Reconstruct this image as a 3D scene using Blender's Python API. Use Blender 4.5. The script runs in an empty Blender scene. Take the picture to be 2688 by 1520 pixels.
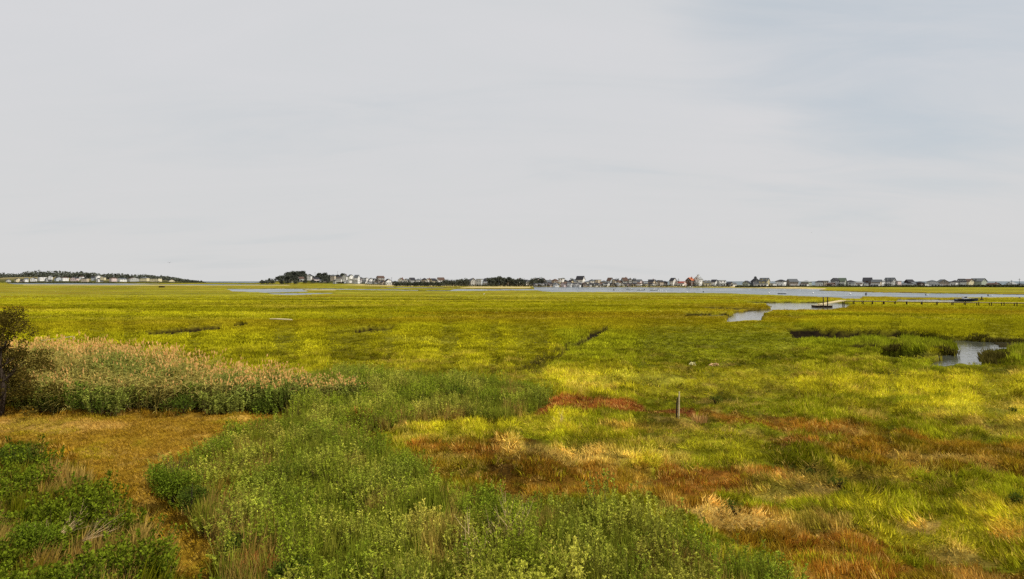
import bpy, bmesh, math, random
import numpy as np
from mathutils import Vector, Matrix

# ------------------------------------------------------------------ camera, light, sky
SC = bpy.context.scene
COL = SC.collection
F_PX, HZ, CX, EYE = 1500.0, 738.0, 1344.0, 6.0      # lens in photo pixels, horizon row, centre column, eye height (m)
cam_d = bpy.data.cameras.new("camera")
cam = bpy.data.objects.new("camera", cam_d)
COL.objects.link(cam)
cam.location = (0, 0, EYE)
cam.rotation_euler = (math.radians(90), 0, 0)
cam_d.sensor_width = 36
cam_d.lens = 36 * F_PX / 2688
cam_d.shift_y = -(760 - HZ) / 2688
cam_d.clip_start, cam_d.clip_end = 0.1, 60000
SC.camera = cam

SUN_EL, SUN_AZ = 52.0, 104.0          # azimuth clockwise from +Y (the view direction), to the right
CLOUD_LEVEL = 6.7
sun_d = bpy.data.lights.new("sun", 'SUN')
sun_d.energy = 5.0
sun_d.angle = math.radians(0.6)
sun_d.color = (1.0, 0.94, 0.84)
sun = bpy.data.objects.new("sun", sun_d)
COL.objects.link(sun)
_sv = Vector((math.sin(math.radians(SUN_AZ)) * math.cos(math.radians(SUN_EL)),
              math.cos(math.radians(SUN_AZ)) * math.cos(math.radians(SUN_EL)), math.sin(math.radians(SUN_EL))))
sun.rotation_euler = _sv.to_track_quat('Z', 'Y').to_euler()

world = bpy.data.worlds.new("World")
SC.world = world
world.use_nodes = True
wn, wl = world.node_tree.nodes, world.node_tree.links
wn.clear()
w_out = wn.new('ShaderNodeOutputWorld')
w_bg = wn.new('ShaderNodeBackground')
w_bg.inputs['Strength'].default_value = 0.1
sky = wn.new('ShaderNodeTexSky')
sky.sky_type = 'NISHITA'
sky.sun_disc = False
sky.sun_elevation = math.radians(SUN_EL)
sky.sun_rotation = math.radians(SUN_AZ)
sky.air_density, sky.dust_density, sky.ozone_density = 1.0, 2.0, 1.0
tc = wn.new('ShaderNodeTexCoord')
sep = wn.new('ShaderNodeSeparateXYZ')
wl.new(tc.outputs['Generated'], sep.inputs[0])
def wmath(op, a, b=None, clamp=False):
    n = wn.new('ShaderNodeMath'); n.operation = op; n.use_clamp = clamp
    for i, v in enumerate((a, b)):
        if v is None: continue
        if isinstance(v, (int, float)): n.inputs[i].default_value = v
        else: wl.new(v, n.inputs[i])
    return n.outputs[0]
zc = wmath('ADD', wmath('MAXIMUM', sep.outputs['Z'], 0.0), 0.16)
comb = wn.new('ShaderNodeCombineXYZ')
wl.new(wmath('DIVIDE', sep.outputs['X'], zc), comb.inputs[0])
wl.new(wmath('DIVIDE', sep.outputs['Y'], zc), comb.inputs[1])
def wnoise(scale, detail, rough, dist, rot, sx, sy):
    m = wn.new('ShaderNodeMapping'); m.inputs['Rotation'].default_value = (0, 0, math.radians(rot))
    m.inputs['Scale'].default_value = (sx, sy, 1)
    wl.new(comb.outputs[0], m.inputs[0])
    n = wn.new('ShaderNodeTexNoise'); n.inputs['Scale'].default_value = scale; n.inputs['Detail'].default_value = detail
    n.inputs['Roughness'].default_value = rough; n.inputs['Distortion'].default_value = dist
    wl.new(m.outputs[0], n.inputs['Vector'])
    return n.outputs['Fac']
n1 = wnoise(0.42, 4, 0.5, 0.5, 24, 1.0, 1.9)
n2 = wnoise(1.1, 5, 0.58, 0.9, 14, 0.8, 2.2)
# veil of thin cloud, thinner in the upper right quarter of the view
dotn = wn.new('ShaderNodeVectorMath'); dotn.operation = 'DOT_PRODUCT'
wl.new(tc.outputs['Generated'], dotn.inputs[0])
dotn.inputs[1].default_value = Vector((0.62, 0.80, 0.50)).normalized()
gap = wn.new('ShaderNodeMapRange'); gap.inputs[1].default_value = 0.90; gap.inputs[2].default_value = 1.0
gap.inputs[3].default_value = 0.0; gap.inputs[4].default_value = 0.34; gap.interpolation_type = 'SMOOTHSTEP'
wl.new(dotn.outputs['Value'], gap.inputs[0])
cl = wmath('ADD', wmath('MULTIPLY', n1, 0.75), wmath('MULTIPLY', n2, 0.45))
cl = wmath('SUBTRACT', cl, gap.outputs[0])
cov = wn.new('ShaderNodeMapRange'); cov.inputs[1].default_value = 0.12; cov.inputs[2].default_value = 0.58
cov.inputs[3].default_value = 0.40; cov.inputs[4].default_value = 0.97; cov.interpolation_type = 'SMOOTHSTEP'
wl.new(cl, cov.inputs[0])
hz = wn.new('ShaderNodeMapRange'); hz.inputs[1].default_value = 0.0; hz.inputs[2].default_value = 0.22
hz.inputs[3].default_value = 0.97; hz.inputs[4].default_value = 0.0
wl.new(sep.outputs['Z'], hz.inputs[0])
covm = wmath('MAXIMUM', cov.outputs[0], hz.outputs[0])
ramp = wn.new('ShaderNodeMapRange'); ramp.inputs[1].default_value = 0.38; ramp.inputs[2].default_value = 0.72
wl.new(wmath('ADD', wmath('MULTIPLY', n1, 0.55), wmath('MULTIPLY', n2, 0.45)), ramp.inputs[0])
cc = wn.new('ShaderNodeMix'); cc.data_type = 'RGBA'
L = CLOUD_LEVEL
cc.inputs[6].default_value = (L * 0.965, L * 0.985, L * 1.01, 1)
cc.inputs[7].default_value = (L * 1.04, L * 1.03, L * 1.06, 1)
wl.new(ramp.outputs[0], cc.inputs[0])
warm = wn.new('ShaderNodeMix'); warm.data_type = 'RGBA'
warmf = wn.new('ShaderNodeMapRange'); warmf.inputs[1].default_value = 0.30; warmf.inputs[2].default_value = 0.0
warmf.inputs[3].default_value = 0.0; warmf.inputs[4].default_value = 0.8; wl.new(sep.outputs['Z'], warmf.inputs[0])
wl.new(warmf.outputs[0], warm.inputs[0]); wl.new(cc.outputs[2], warm.inputs[6]); warm.inputs[7].default_value = (L * 1.01, L * 1.0, L * 0.985, 1)
# the clear sky behind the veil, softened by the thin haze in it
air = wn.new('ShaderNodeMix'); air.data_type = 'RGBA'; air.inputs[0].default_value = 0.7
wl.new(sky.outputs[0], air.inputs[6]); air.inputs[7].default_value = (4.9, 5.9, 6.6, 1)
sm = wn.new('ShaderNodeMix'); sm.data_type = 'RGBA'
wl.new(covm, sm.inputs[0]); wl.new(air.outputs[2], sm.inputs[6]); wl.new(warm.outputs[2], sm.inputs[7])
wl.new(sm.outputs[2], w_bg.inputs['Color'])
wl.new(w_bg.outputs[0], w_out.inputs[0])

SC.view_settings.view_transform = 'Standard'
SC.view_settings.look = 'None'
SC.view_settings.gamma = 1.0
SC.view_settings.exposure = 0.0
SC.view_settings.use_curve_mapping = False
try:
    SC.cycles.max_bounces = 6
    SC.cycles.diffuse_bounces = 3
    SC.cycles.glossy_bounces = 2
    SC.cycles.transmission_bounces = 4
    SC.cycles.transparent_max_bounces = 4
    SC.cycles.use_denoising = False
except Exception:
    pass

# ------------------------------------------------------------------ helpers
RNG = np.random.default_rng(7)
random.seed(11)

def lin(r, g, b):
    return tuple(((c / 255) / 12.92 if c / 255 <= 0.04045 else ((c / 255 + 0.055) / 1.055) ** 2.4) for c in (r, g, b))
def alb(r, g, b, k=0.72):
    return tuple(min(0.85, c * k) for c in lin(r, g, b))

def G(X, Y, z=0.0):
    """ground point at height z seen at photo pixel X, Y"""
    y = (EYE - z) * F_PX / (Y - HZ)
    return ((X - CX) * y / F_PX, y)
def atD(X, D):
    return (X - CX) * D / F_PX
def zat(Y, D):
    return EYE - (Y - HZ) * D / F_PX

def _hash(ix, iy, seed):
    h = (ix.astype(np.int64) * 374761393 + iy.astype(np.int64) * 668265263 + seed * 1442695041) & 0xFFFFFFFF
    h = ((h ^ (h >> 13)) * 1274126177) & 0xFFFFFFFF
    h = (h ^ (h >> 16)) & 0xFFFFFFFF
    return h / 4294967295.0
def vnoise(x, y, seed=0):
    ix, iy = np.floor(x), np.floor(y)
    fx, fy = x - ix, y - iy
    fx = fx * fx * (3 - 2 * fx); fy = fy * fy * (3 - 2 * fy)
    a = _hash(ix, iy, seed); b = _hash(ix + 1, iy, seed); c = _hash(ix, iy + 1, seed); d = _hash(ix + 1, iy + 1, seed)
    return (a + (b - a) * fx) * (1 - fy) + (c + (d - c) * fx) * fy
def fbm(x, y, seed=0, octs=4, gain=0.5):
    s, a, t = 0.0, 1.0, 0.0
    for o in range(octs):
        s = s + a * vnoise(x * 2 ** o + 17.3 * o, y * 2 ** o - 9.1 * o, seed + o * 31); t += a; a *= gain
    return s / t
def sstep(a, b, x):
    t = np.clip((x - a) / (b - a), 0, 1)
    return t * t * (3 - 2 * t)

def sdf(poly, X, Y):
    """signed distance to a polygon, negative inside"""
    P = np.asarray(poly, float)
    d2 = np.full(X.shape, 1e18); ins = np.zeros(X.shape, bool)
    n = len(P)
    for i in range(n):
        ax, ay = P[i]; bx, by = P[(i + 1) % n]
        ex, ey = bx - ax, by - ay
        t = np.clip(((X - ax) * ex + (Y - ay) * ey) / (ex * ex + ey * ey + 1e-9), 0, 1)
        d2 = np.minimum(d2, (X - ax - t * ex) ** 2 + (Y - ay - t * ey) ** 2)
        if ay != by:
            c = (ay > Y) != (by > Y)
            ins ^= c & (X < (bx - ax) * (Y - ay) / (by - ay) + ax)
    return np.where(ins, -1, 1) * np.sqrt(d2)

def sdf_box(poly, X, Y, pad):
    """sdf evaluated only near the polygon; far away returns pad"""
    P = np.asarray(poly, float)
    m = (X > P[:, 0].min() - pad) & (X < P[:, 0].max() + pad) & (Y > P[:, 1].min() - pad) & (Y < P[:, 1].max() + pad)
    r = np.full(X.shape, float(pad))
    if m.any(): r[m] = np.minimum(sdf(poly, X[m], Y[m]), pad)
    return r

def link(o, parent=None):
    COL.objects.link(o)
    if parent is not None: o.parent = parent
    return o
def tag(o, label=None, cat=None, group=None, kind=None):
    if label: o['label'] = label
    if cat: o['category'] = cat
    if group: o['group'] = group
    if kind: o['kind'] = kind
    return o
def empty(name, loc, rz=0.0):
    o = bpy.data.objects.new(name, None); o.empty_display_size = 0.3
    o.location = loc; o.rotation_euler = (0, 0, rz)
    return link(o)

def mesh_np(name, V, Fc, nside, mats, midx=None, smooth=False, attrs=None):
    """mesh from numpy: V (n,3), Fc (m,nside)"""
    me = bpy.data.meshes.new(name)
    V = np.asarray(V, np.float32); Fc = np.asarray(Fc, np.int32)
    me.vertices.add(len(V)); me.vertices.foreach_set('co', V.ravel())
    me.loops.add(Fc.size); me.loops.foreach_set('vertex_index', Fc.ravel())
    me.polygons.add(len(Fc)); me.polygons.foreach_set('loop_start', np.arange(0, Fc.size, nside, dtype=np.int32))
    if midx is not None: me.polygons.foreach_set('material_index', np.asarray(midx, np.int32))
    me.polygons.foreach_set('use_smooth', np.full(len(Fc), smooth, bool))
    for m in mats: me.materials.append(m)
    for k, (ty, dom, arr) in (attrs or {}).items():
        a = me.attributes.new(k, ty, dom)
        key = {'FLOAT': 'value', 'INT': 'value', 'FLOAT_VECTOR': 'vector', 'FLOAT_COLOR': 'color'}[ty]
        a.data.foreach_set(key, np.ascontiguousarray(arr, np.float32 if ty != 'INT' else np.int32).ravel())
    me.update(calc_edges=True)
    return me

class MB:
    """collects simple shapes into one mesh"""
    def __init__(s): s.v = []; s.f = []; s.m = []
    def add(s, vs, fs, m=0):
        b = len(s.v); s.v += [tuple(p) for p in vs]; s.f += [tuple(i + b for i in f) for f in fs]; s.m += [m] * len(fs)
    def box(s, x0, x1, y0, y1, z0, z1, m=0, rz=0.0, c=None):
        vs = [(x, y, z) for z in (z0, z1) for y in (y0, y1) for x in (x0, x1)]
        if rz:
            cx, cy = c if c else ((x0 + x1) / 2, (y0 + y1) / 2); co, si = math.cos(rz), math.sin(rz)
            vs = [(cx + (x - cx) * co - (y - cy) * si, cy + (x - cx) * si + (y - cy) * co, z) for x, y, z in vs]
        s.add(vs, [(0, 2, 3, 1), (4, 5, 7, 6), (0, 1, 5, 4), (2, 6, 7, 3), (0, 4, 6, 2), (1, 3, 7, 5)], m)
    def tube(s, pts, rads, n=6, m=0):
        rings = []
        pts = [Vector(p) for p in pts]
        for i, p in enumerate(pts):
            d = (pts[min(i + 1, len(pts) - 1)] - pts[max(i - 1, 0)]).normalized()
            a = d.orthogonal().normalized(); b = d.cross(a)
            rings.append([p + (a * math.cos(2 * math.pi * k / n) + b * math.sin(2 * math.pi * k / n)) * rads[i] for k in range(n)])
        vs = [q for r in rings for q in r]
        fs = [(i * n + k, i * n + (k + 1) % n, (i + 1) * n + (k + 1) % n, (i + 1) * n + k) for i in range(len(pts) - 1) for k in range(n)]
        fs += [tuple(reversed(range(n))), tuple((len(pts) - 1) * n + k for k in range(n))]
        s.add(vs, fs, m)
    def mesh(s, name, mats):
        me = bpy.data.meshes.new(name); me.from_pydata(s.v, [], s.f)
        for m in mats: me.materials.append(m)
        me.polygons.foreach_set('material_index', s.m); me.update()
        return me
    def build(s, name, mats, parent=None):
        if not isinstance(mats, (list, tuple)): mats = [mats]
        return link(bpy.data.objects.new(name, s.mesh(name, mats)), parent)

# ------------------------------------------------------------------ materials
def newmat(name):
    m = bpy.data.materials.new(name); m.use_nodes = True; m.node_tree.nodes.clear()
    return m, m.node_tree.nodes, m.node_tree.links
def N(nodes, ty, **kw):
    n = nodes.new(ty)
    for k, v in kw.items(): setattr(n, k, v)
    return n

def simple_mat(name, col, rough=0.8, var=0.15, scale=4.0, bump=0.0, obj_var=0.0):
    m, n, l = newmat(name)
    o = N(n, 'ShaderNodeOutputMaterial'); b = N(n, 'ShaderNodeBsdfPrincipled'); b.inputs['Roughness'].default_value = rough
    b.inputs['Specular IOR Level'].default_value = 0.25
    t = N(n, 'ShaderNodeTexCoord'); z = N(n, 'ShaderNodeTexNoise'); z.inputs['Scale'].default_value = scale; z.inputs['Detail'].default_value = 5
    l.new(t.outputs['Object'], z.inputs['Vector'])
    r = N(n, 'ShaderNodeMapRange'); r.inputs[1].default_value = 0.3; r.inputs[2].default_value = 0.7
    r.inputs[3].default_value = 1 - var; r.inputs[4].default_value = 1 + var
    l.new(z.outputs['Fac'], r.inputs[0])
    mx = N(n, 'ShaderNodeVectorMath', operation='MULTIPLY'); mx.inputs[0].default_value = col[:3]
    l.new(r.outputs[0], mx.inputs[1]); src = mx.outputs[0]
    if obj_var:
        oi = N(n, 'ShaderNodeObjectInfo'); r2 = N(n, 'ShaderNodeMapRange'); r2.inputs[3].default_value = 1 - obj_var; r2.inputs[4].default_value = 1 + obj_var
        l.new(oi.outputs['Random'], r2.inputs[0]); m2 = N(n, 'ShaderNodeVectorMath', operation='MULTIPLY')
        l.new(src, m2.inputs[0]); l.new(r2.outputs[0], m2.inputs[1]); src = m2.outputs[0]
    l.new(src, b.inputs['Base Color'])
    if bump:
        bp = N(n, 'ShaderNodeBump'); bp.inputs['Strength'].default_value = bump; bp.inputs['Distance'].default_value = 0.05
        l.new(z.outputs['Fac'], bp.inputs['Height']); l.new(bp.outputs[0], b.inputs['Normal'])
    l.new(b.outputs[0], o.inputs[0])
    return m

def leaf_mat(name, col=None, trans=0.3, source='INSTANCER', gloss=0.0):
    """leaf or blade: diffuse plus some light let through; colour from the plant's own tint times a per-leaf variation"""
    m, n, l = newmat(name)
    o = N(n, 'ShaderNodeOutputMaterial'); d = N(n, 'ShaderNodeBsdfDiffuse'); t = N(n, 'ShaderNodeBsdfTranslucent'); mx = N(n, 'ShaderNodeMixShader')
    mx.inputs[0].default_value = trans
    va = N(n, 'ShaderNodeAttribute', attribute_type='GEOMETRY', attribute_name='var')
    mul = N(n, 'ShaderNodeVectorMath', operation='MULTIPLY')
    if col is None:
        ti = N(n, 'ShaderNodeAttribute', attribute_type=source, attribute_name='tint')
        l.new(ti.outputs['Color' if source == 'INSTANCER' else 'Color'], mul.inputs[0])
    else:
        mul.inputs[0].default_value = col[:3]
    l.new(va.outputs['Color'], mul.inputs[1])
    l.new(mul.outputs[0], d.inputs[0]); l.new(mul.outputs[0], t.inputs[0])
    l.new(d.outputs[0], mx.inputs[1]); l.new(t.outputs[0], mx.inputs[2])
    out = mx.outputs[0]
    if gloss > 1:
        g = N(n, 'ShaderNodeBsdfGlossy'); g.inputs['Roughness'].default_value = 0.45; g.inputs['Color'].default_value = (1, 1, 1, 1)
        m2 = N(n, 'ShaderNodeMixShader'); m2.inputs[0].default_value = gloss * 0.25
        l.new(out, m2.inputs[1]); l.new(g.outputs[0], m2.inputs[2]); out = m2.outputs[0]
    l.new(out, o.inputs[0])
    return m

M = {}
M['blade'] = leaf_mat('grass_blade', trans=0.25)
M['leaf'] = leaf_mat('shrub_leaf', trans=0.30, gloss=0.2)
M['plume'] = leaf_mat('reed_plume', col=alb(228, 186, 116, 1.05), trans=0.3, gloss=0)
M['reedstem'] = leaf_mat('reed_stem', col=alb(175, 155, 70, 1.0), trans=0.1, gloss=0)
M['twig'] = simple_mat('twig', alb(120, 95, 70), scale=20)
M['bark'] = simple_mat('bark', alb(62, 50, 38), scale=12, bump=0.4)
M['deadwood'] = simple_mat('dead_wood', alb(214, 184, 134, .85), scale=14)
M['palewood'] = simple_mat('weathered_wood', alb(206, 190, 150, .85), scale=9, bump=0.3, obj_var=0.12)
M['darkwood'] = simple_mat('wet_dark_wood', alb(70, 52, 40), scale=9, bump=0.3)
M['fgreen'] = leaf_mat('bush_leaf_green', col=alb(96, 112, 28, 1.05), trans=0.3, gloss=0.25)
M['fdark'] = leaf_mat('bush_leaf_dark', col=alb(74, 88, 28, 1.0), trans=0.25, gloss=0.3)
M['folive'] = leaf_mat('tree_leaf_olive', col=alb(96, 84, 34, 0.75), trans=0.25, gloss=0.2)
M['fartree'] = simple_mat('hazed_far_foliage', alb(76, 80, 68, 0.9), rough=1, var=0.5, scale=0.5, obj_var=0.25)  # distance haze put into the crown colour as a lighter grey
M['scrub'] = simple_mat('far_scrub', alb(64, 66, 40, 0.8), rough=1, var=0.5, scale=0.6, obj_var=0.2)

# ------------------------------------------------------------------ the lie of the land
CH = []   # channel and pool openings in the marsh (photo pixels on the marsh surface), depth factor
RIVER = [(1398, 752.4), (1500, 752.6), (1700, 753.4), (1900, 755), (2100, 757), (2168, 758.4), (2145, 761), (2250, 764.5), (2400, 767.5),
         (2550, 769.6), (2750, 771.6), (3500, 778), (3500, 787), (2900, 781), (2650, 779.6), (2400, 780), (2320, 777.6), (2262, 777.6), (2258, 783),
         (2215, 783), (2205, 780.5), (2100, 777), (2050, 774), (1900, 769.3), (1750, 767.2), (1600, 766.2), (1450, 766), (1422, 763.5), (1405, 759)]
ARM = [(2355, 783.2), (2430, 783.4), (2515, 784.6), (2575, 786), (2568, 790), (2515, 795), (2400, 793.2), (2352, 789)]
CH.append((RIVER, 1.0)); CH.append((ARM, 1.0))
CH.append(([(2005, 791), (2060, 790), (2120, 790.5), (2200, 791), (2235, 795), (2225, 805), (2180, 811), (2100, 812), (2030, 812), (2010, 820), (2003, 835), (1996, 842),
            (1895, 844), (1905, 834), (1916, 824), (1930, 814), (1990, 809), (2022, 806)], 1.0))
CH.append(([(1795, 820), (1850, 819), (1905, 820), (1918, 827), (1880, 829), (1810, 828)], 0.9))
CH.append(([(1828, 804.5), (1870, 804), (1955, 807), (1990, 809), (1930, 812), (1870, 809)], 0.8))
CH.append(([(1950, 791.5), (2000, 790), (2020, 794), (1985, 796)], 0.7))
CH.append(([(2062, 861), (2150, 861), (2250, 864), (2350, 866), (2420, 871), (2500, 884), (2510, 900), (2480, 896), (2390, 886), (2200, 888), (2080, 884)], .8))
CH.append(([(2480, 882), (2540, 884), (2600, 887), (2626, 898), (2618, 914), (2580, 924), (2582, 957), (2425, 962), (2440, 942), (2500, 928), (2516, 910), (2490, 896)], 1.0))
CH.append(([(2585, 884), (2900, 888), (2900, 914), (2690, 916), (2598, 918)], .31))
CH.append(([(2310, 916), (2420, 922), (2506, 918), (2505, 930), (2400, 942), (2300, 938)], .8))
CH.append(([(2380, 832), (2450, 834), (2560, 838), (2610, 842), (2560, 844), (2400, 837)], 0.6))
CH.append(([(366, 866), (440, 860), (520, 853), (586, 849), (584, 861), (500, 871), (440, 878), (372, 879)], 0.7))
CH.append(([(606, 844), (640, 843), (662, 851), (608, 856)], 0.75))
CH.append(([(926, 860), (960, 856), (1042, 852), (1048, 860), (985, 870), (932, 876)], 0.75))
CH.append(([(1546, 863), (1602, 861), (1588, 873), (1562, 887), (1502, 917), (1452, 948), (1396, 981), (1368, 981), (1430, 948), (1490, 912), (1538, 882)], 0.5))
CH.append(([(594, 757.2), (700, 757.6), (790, 758.4), (812, 764.5), (700, 767.2), (612, 764)], 1.0))
CH.append(([(700, 768), (800, 767.5), (885, 767), (870, 769.5), (765, 773.8), (722, 772.2)], 1.0))
CH.append(([(690, 757), (870, 756.8), (1100, 760), (1090, 762), (930, 760), (800, 759)], 0.8))
CH.append(([(980, 753.4), (1100, 753.3), (1230, 755), (1060, 755)], 0.8))
CH.append(([(1000, 761), (1180, 761), (1195, 757.5), (1420, 757.5), (1430, 761.3), (1200, 763)], 0.7))
CH.append(([(350, 746), (560, 745.8), (800, 747.5), (560, 747.8)], 0.9))
CH.append(([(20, 743.2), (150, 742.5), (420, 744.5), (330, 747.6), (160, 746.2), (40, 745.6)], 1.1))
WATER_Z = -0.45
TAU = 1.4

def to_px(x, y):
    y = np.maximum(y, 0.5)
    return CX + x / y * F_PX, HZ + EYE * F_PX / y

def shore_D(X):
    """distance of the near shore of the built-up land, and of the sea behind it"""
    near = np.interp(X, [-900, 0, 400, 560, 680, 800, 1000, 1150, 1400, 1700, 1900, 2150, 2688, 3600],
                     [1900, 1750, 1750, 1700, 1150, 1050, 820, 700, 640, 600, 560, 470, 440, 420])
    far = np.interp(X, [-900, 0, 400, 560, 600, 680, 800, 1000, 1400, 1700, 2150, 3600],
                    [3200, 3000, 2700, 2300, 2200, 1700, 1600, 1200, 950, 850, 760, 720])
    return near, far

def channel_depth(X, Y, x, y):
    wx = (fbm(x / 3.0, y / 3.0, 5, 3) - 0.5) * np.clip(1500 / np.maximum(y, 1) * 1.6, 0.6, 26)
    wy = (fbm(x / 3.0 + 40, y / 3.0, 6, 3) - 0.5) * np.clip(0.05 * (Y - HZ), 0.05, 5)
    dep = np.zeros_like(X)
    for poly, k in CH:
        s = sdf_box(poly, X + wx, Y + wy, 12.0)
        dep = np.maximum(dep, k * sstep(0.4, -np.clip((Y - HZ) * 0.02, 0.25, 1.6), s))
    return dep

def terrain(x, y):
    X, Y = to_px(x, y)
    near = y < 110
    bump = np.zeros_like(x)
    if near.any():
        bump[near] = (0.22 * (fbm(x[near] / 5, y[near] / 5, 1, 3) - 0.5) + 0.42 * (fbm(x[near] / 1.0, y[near] / 1.0, 2, 2) - 0.5))
        bump[near] *= sstep(110, 60, y[near])
    z = bump + 0.25 * (fbm(x / 45, y / 45, 3, 2) - 0.5) * sstep(40, 90, y)
    # the mown clearing is smooth, with the wheel rut along its right edge
    dep = channel_depth(X, Y, x, y)
    z = z * (1 - np.clip(dep, 0, 1)) - 1.35 * dep
    nd, fd = shore_D(X)
    up = sstep(nd, nd + 60, y)
    z = z + .65 * up
    hill = (9 * np.exp(-((X - 770) / 75) ** 2 - ((y - 1330) / 220) ** 2) + 7 * np.exp(-((X - 925) / 75) ** 2 - ((y - 1230) / 190) ** 2)
            + 24 * np.exp(-((X - 90) / 230) ** 2 - ((y - 2350) / 320) ** 2) + 10 * np.exp(-((X - 400) / 90) ** 2 - ((y - 2300) / 300) ** 2))
    z = z + hill * up
    z = np.where(y > fd, z - 6 * sstep(fd, fd + 80, y), z)
    return z, dep

# ------------------------------------------------------------------ what grows where
PAL = dict(
    far=alb(145, 140, 28), farlite=alb(188, 170, 58), olive=alb(143, 138, 20), green=alb(134, 136, 24), lime=alb(174, 166, 34),
    limehot=alb(186, 180, 56), lushgreen=alb(124, 130, 26), red=alb(154, 92, 44), redbrown=alb(146, 98, 34), brown=alb(132, 100, 26),
    straw=alb(214, 178, 92), orange=alb(186, 142, 66), tan=alb(152, 120, 32), tanlite=alb(206, 166, 84), mud=alb(34, 25, 12), soil=alb(78, 64, 16),
    sand=alb(214, 192, 140), darkgreen=alb(96, 98, 14), gold=alb(186, 156, 56))
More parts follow.
